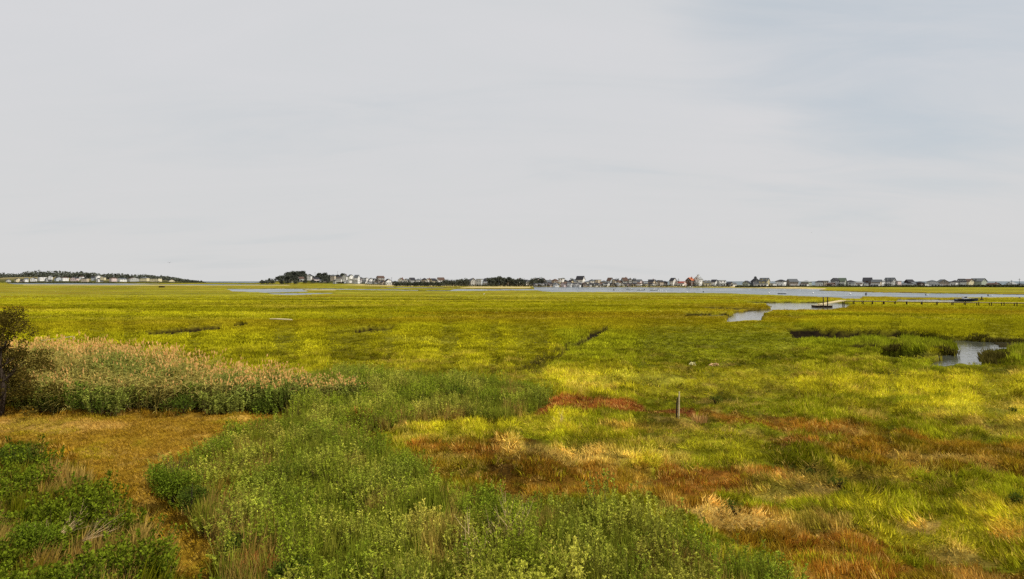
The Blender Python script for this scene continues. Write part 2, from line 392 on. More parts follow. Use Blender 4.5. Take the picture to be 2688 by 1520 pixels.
# polygon (photo pixels on the ground), colour, blade height, lean 0..1, softness px, strength, mottling
ZON = [
    ([(-900, 780), (3600, 780), (3600, 860), (-900, 860)], 'olive', .45, .15, 26, 0.85),
    ([(-900, 850), (3600, 850), (3600, 960), (-900, 960)], 'olive', .42, .2, 16, 0.9),
    ([(520, 862), (1500, 858), (1480, 905), (1300, 925), (900, 930), (520, 900)], 'olive', .28, .25, 14, 1),
    ([(1500, 862), (2100, 866), (2500, 930), (2500, 975), (1900, 960), (1450, 960)], 'green', .4, .2, 22, 0.9),
    ([(2120, 884), (2400, 886), (2500, 898), (2506, 918), (2300, 918), (2080, 905)], 'lushgreen', .6, .2, 6, 0.6),
    ([(2590, 930), (3000, 925), (3000, 1010), (2400, 1010), (2300, 965)], 'lushgreen', .5, .2, 14, 0.8),
    # band of pale flattened hay across the middle
    ([(540, 918), (700, 912), (900, 925), (1180, 932), (1340, 950), (1300, 965), (900, 950), (600, 935)], 'lime', .25, .8, 9, 0.32),
    ([(1000, 888), (1060, 886), (1240, 898), (1230, 905), (1020, 900)], 'limehot', .2, .9, 3, 0.5),
    ([(1290, 975), (1420, 968), (1800, 975), (2100, 945), (2300, 960), (2700, 980), (3000, 1000), (3000, 1060), (2300, 1050), (1900, 1040), (1520, 1030), (1480, 1005)], 'lime', .3, .85, 14, 0.9),
    ([(1480, 1005), (1500, 985), (1640, 985), (1800, 1000), (1700, 1010), (1540, 1022)], 'limehot', .25, .9, 5, 0.8),
    ([(1900, 940), (2350, 930), (2500, 960), (2300, 990), (1950, 980)], 'green', .3, .7, 10, 0.5),
    ([(1900, 1040), (2250, 1048), (2500, 1050), (2300, 1080), (1950, 1080)], 'green', .35, .4, 8, 0.8),
    ([(2150, 1080), (2450, 1058), (3000, 1060), (3000, 1180), (2600, 1170), (2400, 1140), (2250, 1120)], 'lime', .3, .9, 10, 0.95),
    ([(2330, 1085), (2550, 1070), (2900, 1078), (2900, 1105), (2500, 1105)], 'limehot', .28, .95, 8, 0.7),
    ([(2400, 1140), (2600, 1130), (2900, 1150), (2900, 1165), (2500, 1165)], 'limehot', .28, .95, 6, 0.6),
    # the near meadow
    ([(950, 1120), (1300, 1068), (1480, 1045), (1800, 1040), (3000, 1150), (3000, 1640), (1900, 1640), (1500, 1330), (1100, 1230)], 'green', .34, .45, 10, 0.8),
    ([(1020, 1090), (1300, 1070), (1540, 1080), (1560, 1130), (1350, 1150), (1100, 1160), (1000, 1140)], 'lime', .32, .6, 12, 0.8),
    ([(1480, 1110), (1900, 1130), (2050, 1150), (2000, 1200), (1600, 1190), (1460, 1150)], 'lime', .34, .6, 16, 0.55),
    ([(1480, 1095), (1560, 1090), (1600, 1120), (1500, 1130)], 'green', .4, .3, 8, 0.7),
    ([(1560, 1095), (1760, 1105), (1880, 1120), (1860, 1140), (1600, 1125)], 'orange', .28, .8, 8, 0.5),
    ([(1760, 1120), (1960, 1130), (1960, 1150), (1800, 1150)], 'straw', .3, .8, 8, 0.6),
    ([(930, 1110), (1060, 1092), (1080, 1110), (1000, 1150), (940, 1140)], 'straw', .3, .8, 8, 0.75),
    ([(1290, 1178), (1450, 1165), (1650, 1175), (1780, 1215), (1650, 1240), (1400, 1222), (1300, 1205)], 'straw', .35, .95, 8, 0.75),
    ([(1200, 1210), (1260, 1215), (1300, 1260), (1270, 1275), (1210, 1245)], 'limehot', .35, .8, 8, 0.7),
    ([(1640, 1215), (1760, 1210), (1800, 1245), (1700, 1270), (1630, 1245)], 'lime', .35, .7, 10, 0.7),
    # rust and red glasswort patches
    ([(1390, 1078), (1450, 1048), (1500, 1034), (1590, 1045), (1680, 1058), (1790, 1072), (1800, 1092), (1650, 1084), (1520, 1076), (1450, 1080)], 'red', .3, .2, 6, 0.95),
    ([(1060, 1180), (1180, 1152), (1290, 1155), (1440, 1165), (1330, 1180), (1290, 1205), (1170, 1210)], 'redbrown', .32, .3, 10, 0.9),
    ([(1270, 1215), (1440, 1215), (1620, 1232), (1600, 1262), (1700, 1290), (1500, 1290), (1300, 1275), (1240, 1240)], 'red', .32, .2, 10, 0.85),
    ([(1700, 1285), (1780, 1235), (1900, 1215), (2020, 1225), (1980, 1270), (1900, 1300), (1760, 1330)], 'redbrown', .34, .25, 12, 0.9),
    ([(-900, 1080), (740, 1076), (930, 1130), (1000, 1640), (-900, 1640)], 'brown', .3, .3, 8, .95),
    ([(2584, 920), (3000, 908), (3000, 962), (2584, 960)], 'lushgreen', 1.2, .15, 4, 1),
    ([(2240, 896), (2400, 888), (2500, 898), (2508, 922), (2300, 918)], 'lushgreen', 1.0, .15, 5, .9),
    ([(1050, 1195), (1250, 1190), (1500, 1215), (1720, 1225), (1760, 1260), (1700, 1300), (1500, 1296), (1280, 1282), (1200, 1255), (1100, 1225)], 'brown', .3, .25, 12, 0.75),
    ([(1820, 1085), (2000, 1090), (2250, 1120), (2420, 1150), (2600, 1190), (2300, 1190), (2150, 1150), (1950, 1120)], 'redbrown', .32, .25, 10, 0.8),
    ([(1985, 1150), (2080, 1148), (2180, 1170), (2160, 1190), (2040, 1180)], 'red', .3, .2, 8, 0.95),
    ([(2100, 1165), (2400, 1150), (3000, 1190), (3000, 1260), (2500, 1250), (2150, 1210)], 'brown', .32, .2, 12, 0.8),
    ([(1850, 1395), (2100, 1370), (2400, 1400), (2500, 1460), (2300, 1480), (2000, 1440)], 'brown', .34, .3, 12, 0.85),
    ([(2050, 1430), (2250, 1415), (2380, 1450), (2340, 1500), (2100, 1500)], 'redbrown', .34, .3, 12, 0.85),
    ([(2380, 1500), (2700, 1490), (2900, 1500), (2900, 1640), (2100, 1640), (2150, 1530)], 'redbrown', .34, .3, 12, 0.8),
    ([(1700, 1300), (1850, 1320), (2000, 1345), (1990, 1370), (1850, 1345), (1730, 1335)], 'brown', .34, .2, 8, 0.9),
    # straw swirls to the right
    ([(1960, 1240), (2100, 1235), (2180, 1265), (2130, 1315), (2000, 1320), (1940, 1280)], 'straw', .38, .95, 12, 0.75),
    ([(1780, 1345), (1900, 1345), (2020, 1370), (1950, 1395), (1820, 1385)], 'straw', .38, .95, 8, 0.9),
    ([(2180, 1230), (2430, 1240), (2460, 1275), (2250, 1285)], 'gold', .36, .9, 12, 0.7),
    ([(2100, 1310), (2350, 1290), (2700, 1330), (2950, 1360), (2950, 1480), (2600, 1470), (2350, 1440), (2200, 1370)], 'lime', .36, .95, 14, 0.75),
    ([(2330, 1370), (2480, 1385), (2470, 1410), (2340, 1400)], 'straw', .38, .95, 8, 0.8),
    ([(2500, 1290), (2620, 1300), (2600, 1325), (2500, 1318)], 'gold', .36, .95, 8, 0.8),
    ([(2620, 1370), (2800, 1370), (2800, 1420), (2640, 1420)], 'orange', .36, .95, 8, 0.8),
    ([(2400, 1420), (2560, 1440), (2640, 1480), (2500, 1480)], 'straw', .36, .95, 10, 0.6),
    ([(2300, 1310), (2500, 1320), (2560, 1360), (2350, 1365)], 'green', .38, .6, 10, 0.7),
]
MOWN = [(-700, 1083), (0, 1084), (120, 1088), (350, 1094), (560, 1092), (740, 1080), (790, 1072), (740, 1098), (650, 1112), (560, 1146), (490, 1182), (430, 1222), (398, 1246),
        (400, 1268), (445, 1320), (500, 1372), (545, 1420), (570, 1500), (470, 1500), (432, 1440), (402, 1390), (366, 1340), (318, 1288), (248, 1232), (160, 1180), (100, 1160), (0, 1150), (-700, 1150)]
MOWN_LITE = [(-700, 1100), (0, 1096), (260, 1100), (380, 1120), (250, 1140), (60, 1140), (-700, 1140)]
STRAWPATCH = [(600, 1470), (640, 1445), (700, 1440), (735, 1470), (720, 1540), (640, 1560), (560, 1540)]
# surfaces of the leafy shrub layer as seen (photo pixels of its top)
SHRUB_A = [(395, 1262), (420, 1222), (480, 1186), (560, 1146), (650, 1112), (740, 1092), (800, 1070), (800, 1010), (900, 985), (935, 1090), (930, 1125), (1000, 1150), (1060, 1185), (1110, 1205),
           (1140, 1235), (1190, 1262), (1290, 1290), (1420, 1296), (1560, 1300), (1660, 1310), (1720, 1345), (1790, 1385), (1900, 1415), (2040, 1452), (2110, 1500), (2140, 1620),
           (2150, 1900), (600, 1900), (600, 1560), (596, 1500), (565, 1400), (510, 1345), (425, 1300)]
SHRUB_B = [(760, 1020), (820, 960), (940, 950), (1080, 968), (1250, 972), (1340, 988), (1400, 1004), (1440, 1022), (1400, 1036), (1350, 1046), (1320, 1060), (1240, 1056), (1150, 1056), (1060, 1072), (1000, 1084),
           (940, 1090), (880, 1080), (800, 1070)]
SHRUB_C = [(-700, 1165), (0, 1162), (80, 1172), (150, 1196), (240, 1240), (312, 1294), (372, 1345), (410, 1395), (432, 1440), (470, 1500), (540, 1560), (560, 1900), (-900, 1900), (-900, 1165)]

def paint(x, y):
    """colour, blade height and lean of the meadow at world points"""
    amp = 0.10 + 0.018 * y
    wx = x + (fbm(x / (0.6 + y * .05), y / (0.6 + y * .05), 61, 3) - .5) * amp * 6
    wy = y + (fbm(x / (0.6 + y * .05), y / (0.6 + y * .05), 67, 3) - .5) * amp * 5
    X, Y = to_px(wx, wy)
    n = len(x)
    C = np.tile(np.array(PAL['far']), (n, 1)); H = np.full(n, .5); Ln = np.full(n, .15)
    big = fbm(x / 60, y / 60, 71, 3); sm_ = fbm(x / 14, y / 14, 73, 3); fine = fbm(x / 2.2, y / 2.2, 79, 3)
    farlit = sstep(.60, .72, big * .45 + sm_ * .55 + .04 * np.sin(y * .06)) * sstep(70, 170, y)
    C += (np.array(PAL['farlite']) - C) * (farlit * .35)[:, None]
    farolive = sstep(.52, .40, fbm(x / 40, y / 90, 83, 3))
    C += (np.array(PAL['olive']) * .95 - C) * (farolive * .55)[:, None]
    for poly, c, h, ln, soft, st in ZON:
        s = sdf_box(poly, X, Y, soft * 2.5 + 5)
        edge = s + (fine - .5) * soft * 2.6
        w = min(1, st * 1.1) * sstep(soft * .42, -soft * .42, edge)
        if c in ('limehot', 'straw', 'gold', 'orange'):
            w = w * (.5 + .5 * sstep(.35, .55, fbm(x / 1.3, y / 1.3, 91, 2)))
        if c in ('lime', 'limehot'): w = w * (1 - sstep(34, 44, y) * .85 * (1 - sstep(.44, .58, fbm(x / 3.2, y / 1.1, 93, 3))))
        if not w.any(): continue
        C += (np.array(PAL[c]) - C) * w[:, None]; H += ((h * .7 if c in ('straw', 'orange', 'gold', 'limehot') else h) - H) * w; Ln += (ln - Ln) * w
    # mottling of flattened hay: pale crowns, with the hollows' shade painted dark
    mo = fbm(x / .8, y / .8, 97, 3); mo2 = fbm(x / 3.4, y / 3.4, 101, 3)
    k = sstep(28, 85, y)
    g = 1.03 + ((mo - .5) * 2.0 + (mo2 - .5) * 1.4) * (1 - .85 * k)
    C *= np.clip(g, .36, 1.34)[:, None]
    far_k = sstep(40, 110, y)
    st1 = fbm(x / 55, y / 9, 141, 4); st2 = fbm(x / 22, y / 5, 143, 3)
    C *= (1 + far_k * ((st1 - .5) * 1.35 + (st2 - .5) * .6) * np.where(y > 700, .4, 1))[:, None]
    wrk = sstep(.60, .70, fbm(x / 45 + 3, y / 4.5, 147, 3)) * sstep(55, 110, y) * .38
    C += (np.array(PAL['farlite']) - C) * wrk[:, None]
    gl = sstep(.54, .70, fbm(x / 70 + 7, y / 24, 145, 3)) * far_k * .45
    C += (np.array(alb(142, 112, 20)) - C) * gl[:, None]
    # wisps of straw among the near greens and of green among the rust
    ws = sstep(.60, .72, fbm(x / 1.9 + 9, y / 1.2, 103, 3)) * sstep(60, 25, y) * .45 * (X > 900)
    C += (np.array(PAL['straw']) - C) * ws[:, None]
    wg = sstep(.60, .75, fbm(x / 1.4 + 29, y / 1.4, 107, 3)) * sstep(60, 25, y) * .6
    C += (np.array(PAL['darkgreen']) - C) * wg[:, None]
    return C, H, Ln, X, Y

def masks(x, y, X=None, Y=None):
    amp = 0.25
    wx = x + (fbm(x / .9, y / .9, 161, 3) - .5) * amp * 3; wy = y + (fbm(x / .9, y / .9, 167, 3) - .5) * amp * 3
    Xg, Yg = to_px(wx, wy)
    mown = sstep(6, -6, sdf_box(MOWN, Xg, Yg, 30))
    def shr(poly, Hc):
        Yt = HZ + (EYE - Hc) * F_PX / np.maximum(wy, .5)
        return sstep(6, -6, sdf_box(poly, Xg, Yt, 30))
    a = shr(SHRUB_A, .62); b = shr(SHRUB_B, .8); c = shr(SHRUB_C, .75)
    return mown, a, b, c

def reed_mask(x, y):
    X, Y = to_px(x, y)
    back = np.interp(X, [-200, 60, 300, 450, 600, 760, 900, 960], [37, 37, 36.4, 33.5, 30.4, 28.8, 28.4, 27.4])
    front = np.interp(X, [-200, 0, 100, 350, 700, 760, 900, 960], [27.2, 27.2, 26.4, 25.9, 26.4, 26.4, 27.2, 27.4])
    wob = (fbm(x / 2, y / 2, 301, 3) - .5) * 2.4
    return sstep(-.5, .7, back - y + wob) * sstep(-.3, .4, y - front - wob * .4) * (X < 1010) * sstep(1010, 900, X)

# ---- ground sheet
def build_ground():
    Ys = np.concatenate([np.arange(740.2, 748, .4), np.arange(748, 800, .5), np.arange(800, 1000, 1.0), np.arange(1000, 1800, 4.0)])
    Xs = np.arange(-420, 3110, 5.5)
    # rows are arcs of constant distance, columns are straight rays away from the house
    yy = EYE * F_PX / (Ys - HZ)
    gx, gy = np.meshgrid((Xs - CX) / F_PX, yy)
    x = (gx * gy).ravel(); y = gy.ravel()
    z, dep = terrain(x, y)
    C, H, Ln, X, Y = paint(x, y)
    mown, a, b, c = masks(x, y)
    Xt, Yt = to_px(x, y)
    def over(col, w):
        nonlocal C
        C = C + (np.array(col) - C) * w[:, None]
    n3 = fbm(x / 2.0, y / 1.0, 121, 4)
    C = C * ((.62 + .38 * sstep(45, 120, y)) * (1 - .2 * sstep(180, 300, y)))[:, None]  # near ground painted darker, as shade between the tufts
    shr = np.maximum(np.maximum(a, b), c)
    over(PAL['soil'], shr * .85)
    over(PAL['soil'], reed_mask(x, y) * .85)
    m1 = sstep(4, -12, sdf_box(MOWN_LITE, Xt, Yt, 40))
    over(PAL['tan'], mown)
    over(PAL['tanlite'], mown * np.clip(m1 * .7 + sstep(.5, .7, n3) * .45, 0, .9))
    over(PAL['straw'], sstep(8, -8, sdf_box(STRAWPATCH, Xt, Yt, 30)))
    z = z - mown * .15 * (z)      # smoother where mown
    rutd = np.exp(-((Xt - np.interp(Yt, [1180, 1230, 1300, 1360, 1420, 1500], [340, 395, 430, 462, 495, 520]) + 6) / 16) ** 2) * sstep(1190, 1270, Yt) * sstep(1500, 1440, Yt)
    over(PAL['soil'], rutd * .6)
    rut = np.exp(-((Xt - np.interp(Yt, [1230, 1300, 1360, 1420, 1500], [395, 430, 462, 495, 520])) / 14) ** 2) * sstep(1240, 1270, Yt) * sstep(1500, 1440, Yt)
    z = z - .16 * rut
    over(PAL['mud'], np.clip(dep * 3, 0, 1))
    nd, fd = shore_D(Xt)
    up = sstep(nd - 15, nd + 25, y)
    over(PAL['sand'], up * .8 * sstep(880, 960, Xt) * sstep(2180, 2080, Xt))
    over(PAL['far'], up * sstep(2080, 2180, Xt))
    over(alb(62, 66, 26), sstep(nd + 30, nd + 70, y) * .95)
    # pale sand strips beyond the far marsh
    for p in ([(0, 739), (560, 739), (560, 742), (0, 742)], [(60, 747.4), (420, 748), (560, 748.6), (760, 748.6), (760, 749.6), (400, 749.4), (60, 748.8)],
              [(880, 749.4), (1200, 749.4), (1390, 750.4), (1390, 751.8), (1000, 751)], [(1240, 752.2), (1390, 753), (1390, 756), (1200, 755.4)],
              [(740, 760.6), (880, 760.6), (880, 762), (790, 762)], [(1900, 755), (2170, 757), (2170, 758.5), (1900, 757)]):
        over(PAL['sand'], sstep(.6, -.6, sdf_box(p, Xt, Yt, 6)) * .75)
    nr, nc = len(yy), len(Xs)
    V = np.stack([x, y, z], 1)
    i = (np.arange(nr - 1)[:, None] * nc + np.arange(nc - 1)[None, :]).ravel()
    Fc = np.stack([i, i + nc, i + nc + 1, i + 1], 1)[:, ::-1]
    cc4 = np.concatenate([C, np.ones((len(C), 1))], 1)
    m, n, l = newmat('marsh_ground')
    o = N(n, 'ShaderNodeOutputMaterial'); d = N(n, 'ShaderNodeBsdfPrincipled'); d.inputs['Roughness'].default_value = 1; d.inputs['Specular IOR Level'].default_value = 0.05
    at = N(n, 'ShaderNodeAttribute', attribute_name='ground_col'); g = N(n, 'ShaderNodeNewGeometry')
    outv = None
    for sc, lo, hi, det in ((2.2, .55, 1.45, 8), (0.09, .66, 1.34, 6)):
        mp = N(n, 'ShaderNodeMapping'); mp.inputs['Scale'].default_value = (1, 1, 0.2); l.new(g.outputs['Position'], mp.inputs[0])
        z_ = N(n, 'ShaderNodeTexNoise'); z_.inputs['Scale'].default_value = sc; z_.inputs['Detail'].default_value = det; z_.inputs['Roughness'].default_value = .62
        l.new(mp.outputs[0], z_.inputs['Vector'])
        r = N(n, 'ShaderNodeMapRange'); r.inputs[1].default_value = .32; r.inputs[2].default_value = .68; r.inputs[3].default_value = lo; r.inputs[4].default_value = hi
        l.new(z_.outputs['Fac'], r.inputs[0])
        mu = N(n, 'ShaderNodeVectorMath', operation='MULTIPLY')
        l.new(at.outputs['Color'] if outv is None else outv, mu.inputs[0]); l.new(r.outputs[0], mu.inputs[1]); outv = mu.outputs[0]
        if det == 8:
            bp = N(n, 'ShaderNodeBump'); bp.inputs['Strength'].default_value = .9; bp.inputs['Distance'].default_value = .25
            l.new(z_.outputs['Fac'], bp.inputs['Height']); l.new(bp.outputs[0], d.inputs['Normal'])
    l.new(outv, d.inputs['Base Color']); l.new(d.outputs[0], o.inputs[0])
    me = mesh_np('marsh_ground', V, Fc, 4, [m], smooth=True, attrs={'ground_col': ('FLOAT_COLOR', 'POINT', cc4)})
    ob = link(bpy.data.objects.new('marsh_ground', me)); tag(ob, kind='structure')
    # land around and behind the house, out of the picture
    bm_ = MB()
    R = 420.0
    bm_.add([(-R, -R, -.35), (R, -R, -.35), (R, 8.9, -.35), (-R, 8.9, -.35)], [(0, 1, 2, 3)])
    e = bm_.build('lawn', simple_mat('lawn', PAL['olive'], 1, .3, .5)); tag(e, kind='structure')
    side = MB()
    for s in (-1, 1):
        x0 = 1.176
        side.add([(s * 10.4, 8.9, -.35), (s * x0 * 420, 420, -.35), (s * 1400, 420, -.35), (s * 1400, 8.9, -.35)], [(0, 1, 2, 3)] if s > 0 else [(3, 2, 1, 0)])
    e = side.build('outer_marsh', simple_mat('outer_marsh', PAL['far'], 1, .35, .06)); tag(e, kind='structure')
build_ground()

def water_mat(name, base, rough, wave, wscale, stretch=1.0):
    m, n, l = newmat(name)
    o = N(n, 'ShaderNodeOutputMaterial'); b = N(n, 'ShaderNodeBsdfPrincipled')
    b.inputs['Base Color'].default_value = (*base, 1); b.inputs['Roughness'].default_value = rough; b.inputs['IOR'].default_value = 1.33
    g = N(n, 'ShaderNodeNewGeometry'); mp = N(n, 'ShaderNodeMapping'); mp.inputs['Scale'].default_value = (1, stretch, 1)
    z_ = N(n, 'ShaderNodeTexNoise'); z_.inputs['Scale'].default_value = wscale; z_.inputs['Detail'].default_value = 6
    z2 = N(n, 'ShaderNodeTexNoise'); z2.inputs['Scale'].default_value = .02; z2.inputs['Detail'].default_value = 4
    l.new(g.outputs['Position'], mp.inputs[0]); l.new(mp.outputs[0], z_.inputs['Vector']); l.new(mp.outputs[0], z2.inputs['Vector'])
    bp = N(n, 'ShaderNodeBump'); bp.inputs['Strength'].default_value = wave; bp.inputs['Distance'].default_value = .3
    l.new(z_.outputs['Fac'], bp.inputs['Height']); l.new(bp.outputs[0], b.inputs['Normal'])
    r = N(n, 'ShaderNodeMapRange'); r.inputs[1].default_value = .35; r.inputs[2].default_value = .65; r.inputs[3].default_value = rough * .5; r.inputs[4].default_value = rough * 1.5
    l.new(z2.outputs['Fac'], r.inputs[0]); l.new(r.outputs[0], b.inputs['Roughness'])
    l.new(b.outputs[0], o.inputs[0])
    return m
w = MB()
for q in ([(1740, 860), (2700, 800), (2950, 787.5), (1740, 787.5)], [(2400, 972), (2900, 972), (3000, 880), (2508, 880)]):
    w.add([(*G(a_, b_), WATER_Z) for a_, b_ in q], [(0, 1, 2, 3)])
tag(w.build('creek_water', water_mat('creek_water', (.06, .065, .05), .06, .12, 1.5)), kind='structure')
w = MB(); w.add([(-1200, 182.2, WATER_Z), (1300, 182.2, WATER_Z), (1300, 900, WATER_Z), (-1200, 900, WATER_Z)], [(0, 1, 2, 3)])
tag(w.build('tidal_river', water_mat('tidal_river', (.06, .085, .10), .20, .35, .8, 1.0)), kind='structure')
w = MB(); w.add([(-20000, 900, WATER_Z), (20000, 900, WATER_Z), (20000, 26000, WATER_Z), (-20000, 26000, WATER_Z)], [(0, 1, 2, 3)])
tag(w.build('sea', water_mat('sea', (.04, .07, .08), .35, .5, .5)), kind='structure')

# ------------------------------------------------------------------ plants made of many small leaves: prototypes for ground cover
def strips(rows):
    """rows: list of (pts, widths, side vectors, var); each a tapered strip -> V, F, var"""
    V, Fq, va = [], [], []
    for pts, wd, side, v in rows:
        b = len(V)
        for p, w_ in zip(pts, wd):
            V.append(p - side * w_); V.append(p + side * w_); va += [v, v]
        for i in range(len(pts) - 1): Fq.append((b + 2 * i, b + 2 * i + 1, b + 2 * i + 3, b + 2 * i + 2))
    return V, Fq, va
def proto(name, rows, mats, midx=None, extra=None):
    V, Fq, va = strips(rows)
    V = np.array([tuple(v) for v in V])
    va = np.array(va)
    c4 = np.stack([va, va, va, np.ones_like(va)], 1)
    me = mesh_np(name, V, Fq, 4, mats, midx, attrs={'var': ('FLOAT_COLOR', 'POINT', c4)})
    return bpy.data.objects.new(name, me)

def grass_tuft(name, nb, h, rad, w_, droop, seed):
    r = random.Random(seed); rows = []
    for _ in range(nb):
        a = r.uniform(0, 2 * math.pi); q = rad * math.sqrt(r.random()); base = Vector((q * math.cos(a), q * math.sin(a), -.03))
        d = Vector((math.cos(a + r.uniform(-1, 1)), math.sin(a + r.uniform(-1, 1)), 0)); hh = h * r.uniform(.6, 1.1); dr = droop * r.uniform(.3, 1.3)
        side = Vector((-d.y, d.x, 0)) * 1.0
        sa = r.uniform(0, math.pi); side = (side * math.cos(sa) + d * math.sin(sa) * .7).normalized()
        pts = [base + d * (.36 * dr * hh * t * t) + Vector((0, 0, hh * (t - .35 * dr * t * t))) for t in (0, .35, .7, 1)]
        ww = w_ * r.uniform(.7, 1.3)
        rows.append((pts, [ww, ww * .9, ww * .6, ww * .08], side, r.uniform(.65, 1.35)))
    return proto(name, rows, [M['blade']])

def sprig(name, seed, stems=5, h=1.0, nleaf=32, ll=.062, lw=.011, spread=.2):
    r = random.Random(seed); rows = []; mi = []
    for s in range(stems):
        a = r.uniform(0, 6.28); q = spread * math.sqrt(r.random()); b = Vector((q * math.cos(a), q * math.sin(a), 0))
        tilt = Vector((r.uniform(-.22, .22), r.uniform(-.22, .22), 1)); hh = h * r.uniform(.7, 1.1)
        side = Vector((r.uniform(-1, 1), r.uniform(-1, 1), 0)).normalized()
        rows.append(([b, b + tilt * hh * .5, b + tilt * hh], [.004, .003, .001], side, .6)); mi += [1, 1]
        for k in range(nleaf):
            t = 1 - (r.random() ** 1.5) * .85; p = b + tilt * hh * t
            az = r.uniform(0, 6.28); up = r.uniform(.5, 2.2)
            d = Vector((math.cos(az), math.sin(az), up)).normalized(); sd = d.cross(Vector((r.uniform(-1, 1), r.uniform(-1, 1), .4))).normalized()
            l_ = ll * r.uniform(.7, 1.3)
            rows.append(([p, p + d * l_ * .5, p + d * l_ + Vector((0, 0, -.15 * l_))], [.003, lw, .002], sd, r.uniform(.6, 1.4))); mi += [0, 0]
    V, Fq, va = strips(rows)
    return proto(name, rows, [M['leaf'], M['twig']], mi)

def reed(name, seed, n=3, h=2.3, pl=True):
    r = random.Random(seed); rows = []; mi = []
    for s in range(n):
        b = Vector((r.uniform(-.16, .16), r.uniform(-.16, .16), 0)); ti = Vector((r.uniform(-.10, .10), r.uniform(-.10, .10), 1)); hh = h * r.uniform(.82, 1.08)
        sd = Vector((1, r.uniform(-.5, .5), 0)).normalized()
        rows.append(([b, b + ti * hh * .5, b + ti * hh], [.006, .005, .003], sd, r.uniform(.8, 1.2))); mi += [1, 1]
        for k in range(11):
            t = .15 + .75 * k / 10 + r.uniform(-.03, .03); p = b + ti * hh * t; az = r.uniform(0, 6.28)
            d = Vector((math.cos(az), math.sin(az), 0)); L_ = r.uniform(.34, .6); sd = Vector((-d.y, d.x, r.uniform(-.4, .4))).normalized()
            pts = [p + d * L_ * u * (.55 + .5 * u) + Vector((0, 0, L_ * (.75 * u - .85 * u * u))) for u in (0, .35, .7, 1)]
            rows.append((pts, [.008, .019, .014, .001], sd, r.uniform(.5, 1.4) * (1 if t < .7 else 1.1))); mi += [0, 0, 0]
        top = b + ti * hh
        lean = Vector((r.uniform(-.25, .15), r.uniform(-.2, .2), 0))
        for k in range(9 if pl else 0):
            u0 = k / 9 * .16; p = top + Vector((0, 0, u0)) + lean * u0 * .5; az = r.uniform(0, 6.28)
            d = (Vector((math.cos(az) * .28, math.sin(az) * .28, 1)) + lean * .6).normalized(); L_ = r.uniform(.08, .16) * (1.2 - u0 * 3)
            sd = d.cross(Vector((math.sin(az), math.cos(az), .2))).normalized()
            rows.append(([p, p + d * L_ * .5, p + d * L_ + lean * .03], [.006, .012, .003], sd, r.uniform(.7, 1.3))); mi += [2, 2]
    return proto(name, rows, [M['leaf'], M['reedstem'], M['plume']], mi)

def proto_collection(name, objs):
    c = bpy.data.collections.new(name)
    for o in objs: c.objects.link(o)
    return c
C_GRASS = proto_collection('grass_tuft_kinds', [grass_tuft('tuft_%d' % i, 16, 1.0, .32, .022, d, 40 + i) for i, d in enumerate((.25, .4, .6, .9))])
C_FINE = proto_collection('fine_tuft_kinds', [grass_tuft('fine_tuft_%d' % i, 18, 1.0, .26, .015, d, 60 + i) for i, d in enumerate((.2, .35, .6, .9))])
C_SPRIG = proto_collection('sprig_kinds', [sprig('sprig_%d' % i, 80 + i) for i in range(4)])
C_BROAD = proto_collection('broad_sprig_kinds', [sprig('broad_sprig_%d' % i, 90 + i, 4, 1.0, 26, .085, .024, .22) for i in range(3)])
C_REED = proto_collection('reed_kinds', [reed('reed_%d' % i, 100 + i, 3, 2.3, i > 2) for i in range(6)])

def scatter(name, coll, P, scl, rot, tint, pick, label, cat):
    n = len(P)
    me = bpy.data.meshes.new(name); me.vertices.add(n); me.vertices.foreach_set('co', np.asarray(P, np.float32).ravel())
    for k, ty, arr in (('scl', 'FLOAT_VECTOR', scl), ('rot', 'FLOAT_VECTOR', rot), ('tint', 'FLOAT_COLOR', np.concatenate([tint, np.ones((n, 1))], 1)), ('pick', 'INT', pick)):
        a = me.attributes.new(k, ty, 'POINT')
        key = {'INT': 'value', 'FLOAT_VECTOR': 'vector', 'FLOAT_COLOR': 'color'}[ty]
        a.data.foreach_set(key, np.ascontiguousarray(arr, np.int32 if ty == 'INT' else np.float32).ravel())
    ob = link(bpy.data.objects.new(name, me))
    ng = bpy.data.node_groups.new(name + '_growth', 'GeometryNodeTree')
    ng.interface.new_socket('Geometry', in_out='INPUT', socket_type='NodeSocketGeometry'); ng.interface.new_socket('Geometry', in_out='OUTPUT', socket_type='NodeSocketGeometry')
    nn, ll = ng.nodes, ng.links
    gi, go = nn.new('NodeGroupInput'), nn.new('NodeGroupOutput')
    ip = nn.new('GeometryNodeInstanceOnPoints'); ci = nn.new('GeometryNodeCollectionInfo')
    ci.inputs['Collection'].default_value = coll; ci.inputs['Separate Children'].default_value = True; ci.inputs['Reset Children'].default_value = True
    ip.inputs['Pick Instance'].default_value = True
    def na(k, ty):
        a = nn.new('GeometryNodeInputNamedAttribute'); a.data_type = ty; a.inputs['Name'].default_value = k; return a.outputs['Attribute']
    ll.new(gi.outputs[0], ip.inputs['Points']); ll.new(ci.outputs[0], ip.inputs['Instance'])
    ll.new(na('pick', 'INT'), ip.inputs['Instance Index']); ll.new(na('rot', 'FLOAT_VECTOR'), ip.inputs['Rotation']); ll.new(na('scl', 'FLOAT_VECTOR'), ip.inputs['Scale'])
    ll.new(ip.outputs[0], go.inputs[0])
    md = ob.modifiers.new('growth', 'NODES'); md.node_group = ng
    tag(ob, label, cat, kind='stuff')
    print('SCATTER', name, n)
    return ob

def sample(y0, y1, dens, t0=-1.0, t1=1.0):
    area = (t1 - t0) / 2 * (y1 * y1 - y0 * y0); n = int(area * dens)
    y = np.sqrt(RNG.uniform(y0 * y0, y1 * y1, n)); x = y * RNG.uniform(t0, t1, n)
    return x, y

